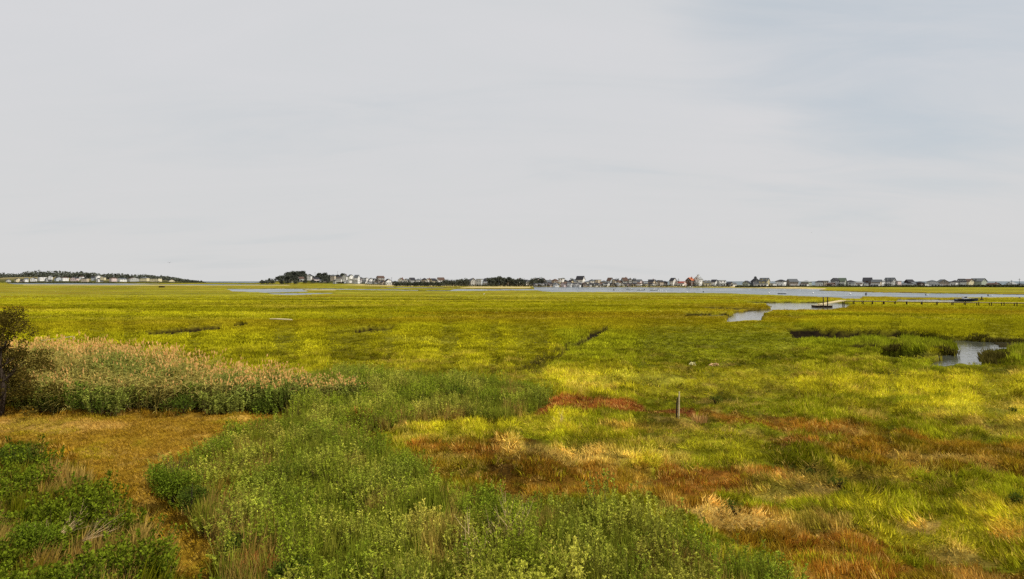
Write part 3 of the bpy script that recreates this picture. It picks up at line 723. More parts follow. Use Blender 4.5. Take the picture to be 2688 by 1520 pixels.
# ---- marsh grass, thinner and coarser with distance
def grow_grass():
    P, S, R_, T, K = [], [], [], [], []
    for y0, y1, dens, ws in ((9, 17, 85, .8), (17, 29, 60, .95), (29, 50, 26, 1.2), (50, 90, 9, 1.6), (90, 270, 2.6, 2.3)):
        x, y = sample(y0, y1, dens)
        z, dep = terrain(x, y)
        C, H, Ln, X, Y = paint(x, y)
        mown, a, b, c = masks(x, y)
        keep = (dep < .12) & (mown < .3) & (np.maximum(np.maximum(a, b), c) < .55) & (reed_mask(x, y) < .5)
        x, y, z, C, H, Ln = x[keep], y[keep], z[keep], C[keep], H[keep], Ln[keep]
        fade = RNG.random(len(x)) > sstep(85, 265, y); x, y, z, C, H, Ln = x[fade], y[fade], z[fade], C[fade], H[fade], Ln[fade]
        n = len(x)
        bx_, by_ = x * 1.02, y * 1.02; db = channel_depth(*to_px(bx_, by_), bx_, by_); bx_, by_ = x * 1.05, y * 1.05; db = np.maximum(db, channel_depth(*to_px(bx_, by_), bx_, by_))
        keep2 = ~((db > .25) & (y > 36) & (RNG.random(n) < .85)); x, y, z, C, H, Ln, db = x[keep2], y[keep2], z[keep2], C[keep2], H[keep2], Ln[keep2], db[keep2]; n = len(x); H = H * (1 - .6 * (db > .25) * (y > 36))
        ang = fbm(x / 2.6, y / 2.6, 201, 2) * 4 * math.pi + .6
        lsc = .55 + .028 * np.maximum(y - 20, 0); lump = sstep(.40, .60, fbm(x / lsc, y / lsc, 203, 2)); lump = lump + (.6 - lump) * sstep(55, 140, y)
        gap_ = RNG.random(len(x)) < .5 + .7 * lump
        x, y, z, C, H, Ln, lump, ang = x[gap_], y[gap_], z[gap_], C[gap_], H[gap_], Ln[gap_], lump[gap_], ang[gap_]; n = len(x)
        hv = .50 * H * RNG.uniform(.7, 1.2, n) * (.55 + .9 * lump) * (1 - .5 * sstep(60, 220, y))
        C = C * (.74 + .46 * lump)[:, None]  # tussock shade painted into the tint: low tufts darker, lumps lighter
        tilt = np.clip((.12 + Ln) * RNG.uniform(.6, 1.2, n), 0, 1.05) * 1.22
        mixr = RNG.random(n); nearw = sstep(60, 30, y)
        for kk, (q0, q1, cn) in enumerate(((0, .13, 'straw'), (.13, .24, 'brown'), (.24, .38, 'darkgreen'), (.38, .46, 'lime'))):
            mk = ((mixr >= q0) & (mixr < q1)) * nearw * (.38 + .25 * (C[:, 0] > C[:, 1] * 1.9)); C = C + (np.array(PAL[cn]) - C) * mk[:, None]
        P.append(np.stack([x, y, z - .02], 1))
        wsc = ws * RNG.uniform(.8, 1.25, n) * .8
        S.append(np.stack([wsc, wsc, hv * (1 + .25 * Ln)], 1))
        R_.append(np.stack([-tilt, RNG.uniform(-.15, .15, n), ang + RNG.uniform(-.7, .7, n)], 1))
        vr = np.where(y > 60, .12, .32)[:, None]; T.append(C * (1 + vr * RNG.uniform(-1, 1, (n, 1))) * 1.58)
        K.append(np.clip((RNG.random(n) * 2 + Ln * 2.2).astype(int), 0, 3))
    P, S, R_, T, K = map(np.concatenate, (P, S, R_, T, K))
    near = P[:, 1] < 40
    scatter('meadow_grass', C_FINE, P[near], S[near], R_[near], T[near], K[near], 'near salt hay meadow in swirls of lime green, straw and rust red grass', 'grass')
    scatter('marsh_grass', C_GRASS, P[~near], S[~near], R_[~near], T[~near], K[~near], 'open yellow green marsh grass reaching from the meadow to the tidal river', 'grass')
grow_grass()

# ---- short stubble of the mown clearing
def grow_stubble():
    x, y = sample(10.5, 27, 70, -1.0, -.35)
    z, dep = terrain(x, y); mown, a, b, c = masks(x, y)
    k = (mown > .55); x, y, z = x[k], y[k], z[k]; n = len(x)
    Xt, Yt = to_px(x, y); lite = sstep(4, -12, sdf_box(MOWN_LITE, Xt, Yt, 40))
    t = np.tile(np.array(PAL['tan']) * 1.35, (n, 1)); t += (np.array(PAL['tanlite']) * 1.25 - t) * np.clip(lite * .6 + RNG.uniform(-.2, .4, n), 0, 1)[:, None]
    gm = sstep(.55, .7, fbm(x / 1.5, y / 1.5, 401, 3)) * .5; t += (np.array(PAL['olive']) * 1.4 - t) * gm[:, None]
    ang = 1.2 + RNG.uniform(-.5, .5, n)
    scatter('mown_stubble', C_FINE, np.stack([x, y, z - .02], 1), np.stack([np.full(n, .55)] * 2 + [RNG.uniform(.05, .13, n)], 1),
            np.stack([-RNG.uniform(.5, 1.2, n), RNG.uniform(-.2, .2, n), ang], 1), t * RNG.uniform(.7, 1.3, (n, 1)), RNG.integers(0, 4, n),
            'short tan stubble of the mown clearing and path at left', 'stubble')
grow_stubble()

# ---- leafy shrub layer
def grow_shrubs():
    x1, y1 = sample(8.6, 30, 30); x2, y2 = sample(30, 42, 16)
    x = np.concatenate([x1, x2]); y = np.concatenate([y1, y2])
    z, dep = terrain(x, y); mown, a, b, c = masks(x, y); rm = reed_mask(x, y)
    X, Y = to_px(x, y)
    w = np.maximum(a, b)
    c_straw = 0
    straw = sstep(20, -20, sdf_box(STRAWPATCH, X, HZ + (EYE - .5) * F_PX / y, 60))
    k = (w > RNG.uniform(.3, .8, len(x))) & (mown < .6) & (rm < .5) & (straw < .5)
    hole = fbm(x / .75, y / .75, 501, 3)
    k &= hole > .395
    x, y, z, b_, hole = x[k], y[k], z[k], b[k], hole[k]; n = len(x)
    big = fbm(x / 2.4, y / 2.4, 503, 3); hgt = (.54 + .70 * (big - .25)) * RNG.uniform(.8, 1.15, n) * (.58 + .7 * sstep(.35, .65, fbm(x / .55, y / .55, 502, 2)))
    X, Y = to_px(x, y)
    hgt *= 1.0 + .1 * (b_ > .5)
    t = np.tile(np.array(alb(110, 120, 30)), (n, 1))
    g2 = sstep(.42, .62, fbm(x / 1.6 + 5, y / 1.6, 507, 3)); t += (np.array(alb(148, 146, 56)) - t) * (g2 * .8)[:, None]
    g3 = sstep(.52, .68, fbm(x / 1.1 + 50, y / 1.1, 509, 3)); t += (np.array(alb(86, 102, 26)) - t) * (g3 * .6)[:, None]
    g4 = sstep(.62, .75, fbm(x / 1.0 - 50, y / 1.3, 511, 3)); t += (np.array(alb(158, 130, 70)) - t) * (g4 * .25)[:, None]
    t *= 2.25 * RNG.uniform(.6, 1.4, (n, 1))
    sx = RNG.uniform(.85, 1.25, n)
    scatter('marsh_elder_shrubs', C_SPRIG, np.stack([x, y, z - .03], 1), np.stack([sx, sx, hgt], 1),
            np.stack([RNG.uniform(-.22, .22, n), RNG.uniform(-.22, .22, n), RNG.uniform(0, 6.28, n)], 1), t, RNG.integers(0, 4, n),
            'dense waist high leafy green shrubs filling the foreground', 'shrubs')
    # grass blades and dry stems poking through
    x, y = sample(8.6, 42, 30); z, dep = terrain(x, y); mown, a, b, c = masks(x, y); k = (np.maximum(a, b) > .4) & (mown < .5); x, y, z = x[k], y[k], z[k]; n = len(x)
    dry = .8 * sstep(.60, .74, fbm(x / 1.3, y / 1.3, 521, 3))
    t = np.tile(np.array(alb(116, 124, 34)) * 1.6, (n, 1)); t += (np.array(PAL['straw']) * .95 - t) * np.clip(dry + RNG.uniform(-.25, .25, n), 0, 1)[:, None]
    scatter('shrub_layer_grass', C_FINE, np.stack([x, y, z], 1), np.stack([np.full(n, .6)] * 2 + [RNG.uniform(.45, .88, n)], 1),
            np.stack([RNG.uniform(-.3, .3, n), RNG.uniform(-.3, .3, n), RNG.uniform(0, 6.28, n)], 1), t * RNG.uniform(.7, 1.3, (n, 1)), RNG.integers(0, 3, n),
            'thin grass and dry stems growing up between the foreground shrubs', 'grass')
grow_shrubs()

# ---- rough corner at the lower left: tall dry grass with green weeds
def grow_rough():
    x, y = sample(8.6, 22, 46, -1.02, -.25); z, dep = terrain(x, y); mown, a, b, c = masks(x, y)
    k = ((c > .4) | ((a > .3) & (x / y < -.42))) & (mown < .6); x, y, z = x[k], y[k], z[k]; n = len(x)
    X, Y = to_px(x, y); Yt = HZ + (EYE - .6) * F_PX / y
    gr = fbm(x / 1.3, y / 1.3, 601, 3)
    green = sstep(.42, .58, gr)
    green = np.maximum(green, sstep(30, -30, sdf_box([(-200, 1190), (60, 1200), (110, 1260), (-200, 1300)], X, Yt, 80)))
    t = np.tile(np.array(PAL['straw']) * .72, (n, 1)); t += (np.array(PAL['darkgreen']) * 1.5 - t) * np.clip(green + RNG.uniform(-.3, .3, n), 0, 1)[:, None]
    t2 = sstep(.55, .7, fbm(x / .8, y / .8, 605, 2)); t += (np.array(alb(170, 120, 50)) - t) * (t2 * .5)[:, None]
    scatter('rough_dry_grass', C_FINE, np.stack([x, y, z], 1), np.stack([np.full(n, .75)] * 2 + [RNG.uniform(.45, .9, n)], 1),
            np.stack([-RNG.uniform(0, .75, n), RNG.uniform(-.3, .3, n), 5.0 + fbm(x / 2, y / 2, 607, 2) * 3], 1), t * RNG.uniform(.65, 1.3, (n, 1)), RNG.integers(0, 4, n),
            'tall dry and green rough grass in the lower left corner beside the path', 'grass')
    x, y = sample(8.6, 21, 26, -1.02, -.3); z, dep = terrain(x, y); mown, a, b, c = masks(x, y)
    k = (c > .5) & (mown < .4) & (fbm(x / 1.1, y / 1.1, 611, 3) > .46); x, y, z = x[k], y[k], z[k]; n = len(x)
    t = np.tile(np.array(alb(96, 108, 24)) * 1.5, (n, 1))
    scatter('weed_patch', C_BROAD, np.stack([x, y, z], 1), np.stack([np.full(n, .9)] * 2 + [RNG.uniform(.5, .95, n)], 1),
            np.stack([RNG.uniform(-.3, .3, n), RNG.uniform(-.3, .3, n), RNG.uniform(0, 6.28, n)], 1), t * RNG.uniform(.65, 1.4, (n, 1)), RNG.integers(0, 3, n),
            'broad leaved green weeds among the dry grass at lower left', 'weeds')
grow_rough()

# ---- the reed stand
def grow_reeds():
    x, y = sample(25, 39, 15, -1.0, -.2); z, dep = terrain(x, y)
    rm = reed_mask(x, y); k = rm > RNG.uniform(.2, .8, len(x)); x, y, z = x[k], y[k], z[k]; n = len(x)
    X, Y = to_px(x, y)
    hs = np.interp(X, [0, 600, 800, 960], [.93, .88, .82, .72]) * RNG.uniform(.82, 1.08, n) * (1 + (fbm(x / 2.5, y / 2.5, 701, 2) - .5) * .16)
    fr = np.interp(X, [-200, 0, 100, 350, 700, 760, 900, 960], [27.2, 27.2, 26.4, 25.9, 26.4, 26.4, 27.2, 27.4]); hs *= .66 + .34 * sstep(0, 6.5, y - fr); bk = np.interp(X, [-200, 60, 300, 450, 600, 760, 900, 960], [37, 37, 36.4, 33.5, 30.4, 28.8, 28.4, 27.4]); plp = .10 + .85 * sstep(5.0, 1.0, bk - y) + .25 * sstep(.5, .65, fbm(x / 1.6, y / 1.6, 705, 2)); hs *= RNG.choice([1, 1, 1, .9, 1.05], n)
    t = np.tile(np.array(alb(112, 120, 52)) * 1.55, (n, 1)); g = sstep(.4, .65, fbm(x / 2, y / 2, 703, 3)); t += (np.array(alb(176, 152, 84)) * 1.2 - t) * (g * .55)[:, None]
    scatter('reed_stand', C_REED, np.stack([x, y, z], 1), np.stack([np.ones(n), np.ones(n), hs], 1),
            np.stack([RNG.uniform(-.16, .16, n), RNG.uniform(-.16, .16, n), RNG.uniform(0, 6.28, n)], 1), t * RNG.uniform(.7, 1.3, (n, 1)), np.where(RNG.random(n) < plp, RNG.integers(3, 6, n), RNG.integers(0, 3, n)),
            'tall stand of common reeds with tan plumes behind the mown clearing', 'reeds')
    # leafy skirt along its front
    x, y = sample(25, 30, 26, -1.0, -.2); z, dep = terrain(x, y); X, Y = to_px(x, y)
    front = np.interp(X, [-200, 0, 100, 350, 700, 760, 960], [27.2, 27.2, 26.2, 25.6, 26.0, 26.4, 27.4])
    w = y - front + (fbm(x / 1.2, y / 1.2, 711, 3) - .5) * 2.6
    k = (w > -.1) & (w < 2.2) & (X < 950); x, y, z, w = x[k], y[k], z[k], w[k]; n = len(x)
    t = np.tile(np.array(alb(94, 108, 36)) * 1.8, (n, 1)); g = sstep(.45, .6, fbm(x / 1.5, y / 1.5, 713, 3)); t += (np.array(alb(126, 130, 56)) * 1.8 - t) * (g * .8)[:, None]
    h = .15 + 1.5 * fbm(x / 1.0, y / 1.0, 715, 3)
    scatter('reed_edge_shrubs', C_BROAD, np.stack([x, y, z], 1), np.stack([np.full(n, 1.1)] * 2 + [h * RNG.uniform(.7, 1.1, n)], 1),
            np.stack([RNG.uniform(-.25, .25, n), RNG.uniform(-.25, .25, n), RNG.uniform(0, 6.28, n)], 1), t * RNG.uniform(.6, 1.4, (n, 1)), RNG.integers(0, 3, n),
            'dark green leafy growth along the foot of the reeds', 'shrubs')
grow_reeds()

# ---- rank dark growth along ditches and creek edges
def grow_banks():
    segs = [((1385, 976), (1545, 884), 190, .45, (1.0, 3.5)), ((1550, 874), (1590, 868), 60, .8, (1, 2)), ((2066, 862), (2420, 872), 420, .34, (.3, 2)), ((2240, 917), (2506, 919), 380, .5, (.3, 2)),
            ((2592, 950), (2760, 945), 420, .8, (.9, 2.2)), ((2500, 884), (2800, 890), 360, .4, (.4, 2)), ((2588, 925), (2600, 960), 90, .6, (.5, 2)), ((375, 877), (580, 864), 170, .45, (.5, 2)), ((1800, 830), (2010, 826), 170, .5, (.5, 3))]
    P, S, T = [], [], []
    for (X0, Y0), (X1, Y1), n, h, wv in segs:
        t = RNG.random(n); X = X0 + (X1 - X0) * t; Y = Y0 + (Y1 - Y0) * t
        y = EYE * F_PX / (Y - HZ) + RNG.normal(0, .35, n) * wv[0]; x = (X - CX) * y / F_PX + RNG.normal(0, .3, n)
        z, dep = terrain(x, y); k = dep < .35
        k &= RNG.random(n) < .5; P.append(np.stack([x, y, z], 1)[k]); m = k.sum()
        S.append(np.stack([np.full(m, 1.3)] * 2 + [h * RNG.uniform(.6, 1.2, m)], 1)); T.append(np.tile(np.array(alb(100, 92, 40)) * 1.2, (m, 1)) * RNG.uniform(.6, 1.3, (m, 1)))
    P, S, T = map(np.concatenate, (P, S, T)); n = len(P)
    scatter('creek_edge_grass', C_GRASS, P, S, np.stack([RNG.uniform(-.5, .5, n), RNG.uniform(-.3, .3, n), RNG.uniform(0, 6.28, n)], 1), T, RNG.integers(0, 4, n),
            'rank olive grass along the ditches and creek banks', 'grass')
grow_banks()

# ------------------------------------------------------------------ single bushes, the tree, dead wood
def leaf_cloud(r, n, centres, size, w_ratio=.42):
    """leaves scattered through a set of ellipsoid lumps: centres (x,y,z,rx,ry,rz)"""
    C = np.array(centres, float); vol = np.prod(C[:, 3:], 1); idx = r.choice(len(C), n, p=vol / vol.sum())
    d = r.normal(size=(n, 3)); d /= np.linalg.norm(d, axis=1)[:, None]; rad = r.random(n) ** .45
    p = C[idx, :3] + d * rad[:, None] * C[idx, 3:]
    ax = r.normal(size=(n, 3)) + d * .8 + np.array([0, 0, .5]); ax /= np.linalg.norm(ax, axis=1)[:, None]
    s = np.cross(ax, r.normal(size=(n, 3))); s /= np.linalg.norm(s, axis=1)[:, None] + 1e-9
    L_ = size * r.uniform(.6, 1.4, (n, 1)); W = L_ * w_ratio * .5
    V = np.stack([p, p + ax * L_ * .5 - s * W, p + ax * L_, p + ax * L_ * .5 + s * W], 1).reshape(-1, 3)
    Fc = np.arange(n * 4).reshape(-1, 4); va = np.repeat(r.uniform(.55, 1.45, n), 4)
    return V, Fc, np.stack([va, va, va, np.ones_like(va)], 1)

def branches(mb, base, n, L_, spread, r0, seed, up=1.0, sub=2, dirb=(0, 0)):
    r = random.Random(seed)
    for i in range(n):
        a = r.uniform(0, 6.28); d = Vector((math.cos(a) * spread + dirb[0], math.sin(a) * spread + dirb[1], up)).normalized()
        l_ = L_ * r.uniform(.6, 1.1); p = Vector(base); pts = [p.copy()]
        for s in range(3):
            d = (d + Vector((r.uniform(-.2, .2), r.uniform(-.2, .2), r.uniform(-.05, .15)))).normalized(); p = p + d * l_ / 3; pts.append(p.copy())
        mb.tube(pts, [r0, r0 * .75, r0 * .5, r0 * .2], 4)
        for _ in range(sub):
            k = r.choice((1, 2)); d2 = (d + Vector((r.uniform(-.8, .8), r.uniform(-.8, .8), r.uniform(-.2, .5)))).normalized()
            q = pts[k]; mb.tube([q, q + d2 * l_ * .25, q + d2 * l_ * .45 + Vector((0, 0, .03))], [r0 * .5, r0 * .35, r0 * .12], 3)

def bush(name, X, Ybase, wpx, h, nl, size, mat, label, group=None, cat='shrub', seed=1, lumps=7):
    x, y = G(X, Ybase); zz = float(terrain(np.array([x]), np.array([y]))[0][0])
    r = np.random.default_rng(seed); R_ = wpx * y / F_PX / 2
    root = empty(name, (x, y, zz)); tag(root, label, cat, group)
    cs = []
    for i in range(lumps):
        a = r.uniform(0, 6.28); q = R_ * .62 * math.sqrt(r.random()); rr = R_ * r.uniform(.32, .5)
        hz_ = h * r.uniform(.45, .8) * (1 - .25 * (q / R_)); cs.append((q * math.cos(a), q * math.sin(a) * .8, hz_, rr, rr, min(rr * .9, h - hz_ + .02) if hz_ < h else rr * .5))
    V, Fc, va = leaf_cloud(r, nl, cs, size)
    V[:, 2] = np.maximum(V[:, 2], .02)
    link(bpy.data.objects.new('foliage', mesh_np('foliage', V, Fc, 4, [mat], attrs={'var': ('FLOAT_COLOR', 'POINT', va)})), root)
    mb = MB(); branches(mb, (0, 0, 0), 7, h * .85, .55 * R_ / h, .018, seed, 1, 2); mb.build('stem', M['bark'], root)
    return root

BUSH = [
    (452, 1338, 150, 1.45, 4200, .06, 'fgreen', 'rounded dark green bush at the bend of the path, right edge'),
    (505, 1380, 90, .95, 1500, .055, 'fdark', 'small dark bush just below the rounded bush at the path bend'),
    (30, 1262, 150, .95, 4200, .06, 'fdark', 'dark leafy bush at the left frame edge below the mown clearing'),
    (-90, 1250, 140, 1.0, 1500, .06, 'fdark', 'dark leafy bush cut by the left frame edge below the clearing'),
    (60, 1500, 190, 1.1, 5200, .055, 'fgreen', 'green leafy bush left of the bare dead branches'),
    (-40, 1440, 150, 1.0, 2200, .055, 'fgreen', 'green leafy bush cut by the left frame edge beside the dead branches'),
    (185, 1590, 190, .9, 3200, .05, 'fgreen', 'yellowish green bush at the bottom edge below the dead branches'),
    (615, 1500, 90, .8, 1200, .07, 'fdark', 'dark low bush above the orange dry straw patch'),
    (760, 1560, 120, .85, 1200, .06, 'fdark', 'dark shrub at the bottom edge right of the orange straw patch'),
    (250, 1400, 120, .7, 900, .06, 'fdark', 'dark shrub behind the bare dead branches at lower left'),
    (1878, 1060, 50, .55, 420, .06, 'fdark', 'isolated dark green shrub in the lime meadow right of the post'),
    (2132, 1262, 34, .35, 240, .05, 'fdark', 'small dark shrub in the rusty meadow, left of two'),
    (2200, 1290, 60, .32, 260, .05, 'fdark', 'low dark tuft shrub in the straw meadow, right of two'),
    (2662, 1094, 28, .35, 160, .06, 'fdark', 'tiny dark shrub near the right frame edge in lime grass'),
    (1200, 1062, 120, .9, 1300, .06, 'fdark', 'shade-darkened shrub clump at the edge of the shrub band, left of two'),  # dark leaf colour stands in for shadow at the band's foot
    (1110, 1082, 90, .8, 800, .06, 'fdark', 'shade-darkened shrub clump at the low left end of the shrub band'),  # leaf colour darkened here too, as the band's base shadow
    (2665, 1325, 60, .35, 280, .05, 'fdark', 'low dark shrub at the right frame edge among straw swirls'),
    (1930, 1350, 90, .35, 300, .05, 'fdark', 'dark low shrubs along the shadowed hollow above the pale straw'),
    (480, 1092, 110, .9, 1300, .08, 'fdark', 'dark bush at the foot of the reeds, middle of the clearing edge'),
    (240, 1090, 120, .8, 1300, .08, 'fdark', 'dark bush at the foot of the reeds towards the left tree'),
    (690, 1082, 110, .75, 1000, .08, 'fdark', 'dark bush at the right end of the clearing under the reeds'),
]
for i, (X, Yb, wpx, h, nl, sz, mk, lb) in enumerate(BUSH):
    bush('leafy_bush', X, Yb, wpx, h, nl, sz, M[mk], lb, seed=900 + i)

def edge_tree():
    x, y = G(2, 1092); root = empty('small_tree', (x, y, 0)); tag(root, 'dark olive small tree at the left frame edge beside the reeds', 'tree')
    r = np.random.default_rng(33); cs = []
    for i in range(105):
        t = r.random(); z_ = .35 + 4.4 * t; R_ = 2.35 * (1 - .84 * t ** 1.3) + .10; a = r.uniform(0, 6.28); q = R_ * math.sqrt(r.random())
        s = r.uniform(.22, .48); cs.append((q * math.cos(a), q * math.sin(a), z_, s, s, s * .8))
    V, Fc, va = leaf_cloud(r, 26000, cs, .085, .5)
    link(bpy.data.objects.new('crown', mesh_np('crown', V, Fc, 4, [M['folive']], attrs={'var': ('FLOAT_COLOR', 'POINT', va)})), root)
    mb = MB(); mb.tube([(0, 0, 0), (.08, .05, 1.1), (-.05, .0, 2.4), (.05, .05, 3.9)], [.12, .095, .06, .015], 7)
    for k in range(4): branches(mb, (.03 * k, 0, .7 + .75 * k), 6, 1.5 - .25 * k, .9, .03, 50 + k, .8, 3)
    mb.build('trunk', M['bark'], root)
edge_tree()

def dead_shrub(X, Y, L_, n, label, seed, spread=.7, up=1.0, dirb=(0, 0), r0=.009, z0=None):
    x, y = G(X, Y); root = MB(); branches(root, (0, 0, 0), n, L_, spread, r0, seed, up, 3, dirb)
    o = root.build('dead_shrub', M['deadwood']); o.location = (x, y, 0 if z0 is None else z0); tag(o, label, 'dead shrub'); return o
dead_shrub(215, 1475, .75, 12, 'pale bare dead branches sprawling towards the path at lower left', 5, .7, .25, (.9, .1), .006, .45)
dead_shrub(150, 1462, .8, 12, 'smaller tangle of bare dead branches left of the larger sprawling one', 15, .9, .3, (.5, 0), .006, .45)
dead_shrub(1350, 1470, 1.3, 9, 'upright pale dead stems rising from the foreground shrubs, rightmost of three', 6, .3, 1, (.05, 0), .010)
dead_shrub(1310, 1478, 1.25, 7, 'upright pale dead stems in the foreground shrubs, middle of three', 7, .25, 1, (-.02, 0), .010)
dead_shrub(1245, 1525, 1.2, 7, 'pale dead stems in the foreground shrubs, leftmost of three', 8, .25, 1, (0, 0), .009)
dead_shrub(1470, 1125, .7, 6, 'small dry twiggy weed at the edge of the lime patch', 9, .4)

def tussock(X, Y, h, n, colr, label, seed):
    x, y = G(X, Y); r = random.Random(seed); rows = []
    for _ in range(n):
        a = r.uniform(0, 6.28); q = .32 * math.sqrt(r.random()); b = Vector((q * math.cos(a), q * math.sin(a), 0)); d = Vector((math.cos(a), math.sin(a), 0)); hh = h * r.uniform(.6, 1.1); dr = r.uniform(.05, .5)
        pts = [b + d * dr * hh * t * t + Vector((0, 0, hh * t * (1 - .2 * dr * t))) for t in (0, .4, .75, 1)]
        rows.append((pts, [.012, .011, .008, .001], Vector((-d.y, d.x, 0)) if r.random() < .5 else Vector((1, 0, 0)), r.uniform(.6, 1.4)))
    V, Fq, va = strips(rows); va = np.array(va)
    me = mesh_np('dry_tussock', np.array([tuple(v) for v in V]), Fq, 4, [leaf_mat('dry_tussock_blade', col=colr, trans=.3)], attrs={'var': ('FLOAT_COLOR', 'POINT', np.stack([va, va, va, np.ones_like(va)], 1))})
    o = link(bpy.data.objects.new('dry_tussock', me)); o.location = (x, y, 0); tag(o, label, 'grass tuft')
tussock(945, 1122, .85, 420, alb(190, 120, 62, 1.0), 'tall rusty tan grass tussock at the corner where shrubs meet meadow', 3)
tussock(1835, 1108, .35, 90, alb(190, 150, 90, 1.0), 'small pale dry tuft just right of the wooden post', 4)
tussock(665, 1535, .55, 420, alb(196, 120, 66, 1.0), 'orange dry straw heap at the bottom edge, left of centre', 5)

# ------------------------------------------------------------------ small things on the marsh
def near_post():
    x, y = G(1781, 1102); root = empty('wooden_post', (x, y, -.05)); tag(root, 'split weathered wooden post standing alone in the near meadow', 'post')
    mb = MB(); mb.tube([(0, 0, -.3), (.01, 0, .6), (.035, 0, 1.27)], [.042, .04, .026], 6); mb.build('post_split', M['palewood'], root)
    mb = MB(); mb.tube([(-.085, .01, -.3), (-.08, .01, .5), (-.05, .01, 1.02)], [.034, .032, .022], 6); o = mb.build('post_split', M['darkwood'], root); o['label'] = 'shorter half of the split post, coloured dark as its shaded side'  # dark wood paints in the post's side away from the sun
near_post()

x, y = G(737, 845); mb = MB()
mb.tube([(-1.72, .25, .42), (-.6, .05, .42), (.5, -.05, .38), (1.72, -.15, .33)], [.06, .10, .11, .08], 7)
o = mb.build('driftwood_log', M['palewood']); o.location = (x, y, 0); tag(o, 'long pale driftwood log lying in the left mid marsh', 'log')

x, y = G(160, 897); root = empty('broken_fence', (x, y, 0)); tag(root, 'broken wooden fence remnant behind the reeds at left', 'fence')
mb = MB(); mb.tube([(-1.9, 0, .12), (.0, 0, .35), (1.15, 0, .52)], [.04, .045, .04], 5); mb.build('rail', M['palewood'], root)
mb = MB(); mb.tube([(1.15, 0, -.2), (1.3, 0, .55)], [.05, .04], 5); mb.build('post', M['palewood'], root)
mb = MB(); mb.tube([(-1.95, 0, -.2), (-1.95, 0, .5)], [.04, .035], 5); mb.build('post', M['palewood'], root)

def rubble(X, Y, n, w_, col, name, label, cat):
    x, y = G(X, Y); mb = MB(); r = random.Random(int(X))
    for _ in range(n):
        cx, cy = r.uniform(-w_, w_), r.uniform(-.25, .25); s = r.uniform(.05, .14)
        mb.tube([(cx - s, cy, .10 + r.uniform(0, .1)), (cx, cy + r.uniform(-.03, .03), .14 + r.uniform(0, .14)), (cx + s, cy, .10 + r.uniform(0, .1))], [s * .35, s * .6, s * .3], 6)
    o = mb.build(name, simple_mat(name, col, .9)); o.location = (x, y, .12); tag(o, label, cat)
rubble(1823, 966, 7, .3, alb(240, 230, 170, .85), 'bleached_debris', 'bleached white debris heap in the meadow beyond the post, left of the orange one', 'debris')
rubble(1872, 969, 8, .42, alb(206, 170, 120, .8), 'orange_debris', 'orange tinted debris heap in the meadow beyond the post', 'debris')

M['bird'] = simple_mat('dark_feathers', alb(50, 45, 45)); M['whitebird'] = simple_mat('white_feathers', alb(245, 245, 240, .85))
def bird(X, Y, D, span, label, rz):
    root = empty('bird', (atD(X, D), D, zat(Y, D)), rz); tag(root, label, 'bird')
    mb = MB(); s = span / 2
    mb.tube([(0, -.32 * s, 0), (0, -.1 * s, .02 * s), (0, .2 * s, 0), (0, .42 * s, 0)], [.02 * s, .12 * s, .10 * s, .02 * s], 6); mb.add([(0, -.30 * s, 0), (-.1 * s, -.6 * s, 0), (.1 * s, -.6 * s, .01)], [(0, 1, 2)])
    mb.build('body', M['bird'], root)
    for k in (-1, 1):
        wv = MB(); wv.add([(0, .15 * s, .04 * s), (k * .5 * s, .2 * s, .38 * s), (k * s, -.05 * s, .30 * s), (k * .5 * s, -.12 * s, .34 * s), (0, -.15 * s, .04 * s),
                           (0, .0, .08 * s), (k * .5 * s, .05 * s, .41 * s)], [(0, 1, 6, 5), (1, 2, 6), (5, 6, 3, 4), (6, 2, 3), (0, 5, 4), (1, 0, 4, 3), (1, 3, 2)]); wv.build('wing', M['bird'], root)
bird(445, 690, 95, .75, 'dark bird flying low over the marsh at left', .5)
bird(2131, 611, 150, .5, 'tiny dark bird high in the sky at right', -.4)
def egret(X, Y, label):
    x, y = G(X, Y); root = empty('egret', (x, y, .3)); tag(root, label, 'bird')
    mb = MB(); mb.tube([(-.25, 0, .45), (0, 0, .52), (.2, 0, .6)], [.04, .13, .07], 7); mb.tube([(.2, 0, .6), (.26, 0, .8), (.2, 0, .95), (.3, 0, 1.0)], [.05, .035, .03, .04], 6); mb.build('body', M['whitebird'], root)
    mb = MB(); mb.tube([(-.02, .03, 0), (-.02, .03, .45)], [.012, .014], 4); mb.build('leg', M['bird'], root)
    mb = MB(); mb.tube([(.05, -.03, 0), (.05, -.03, .45)], [.012, .014], 4); mb.build('leg', M['bird'], root)
    mb = MB(); mb.tube([(.3, 0, 1.0), (.45, 0, .98)], [.02, .004], 4); mb.build('beak', M['palewood'], root)
egret(1270, 777.5, 'white egret standing in the far marsh left of the river')

x, y = G(425, 755); mb = MB(); mb.box(-2.1, 2.1, -1, 1, 0, 1.0); mb.box(-2.4, 2.3, -1.2, 1.2, 1.0, 1.25); mb.box(-2.2, -1.9, -1.1, -.8, -.3, 1.4); mb.box(1.7, 2.0, -1.1, -.8, -.3, 1.3)
o = mb.build('hunting_blind', M['darkwood']); o.location = (x, y, .1); tag(o, 'small dark hunting blind far out on the left marsh', 'blind')

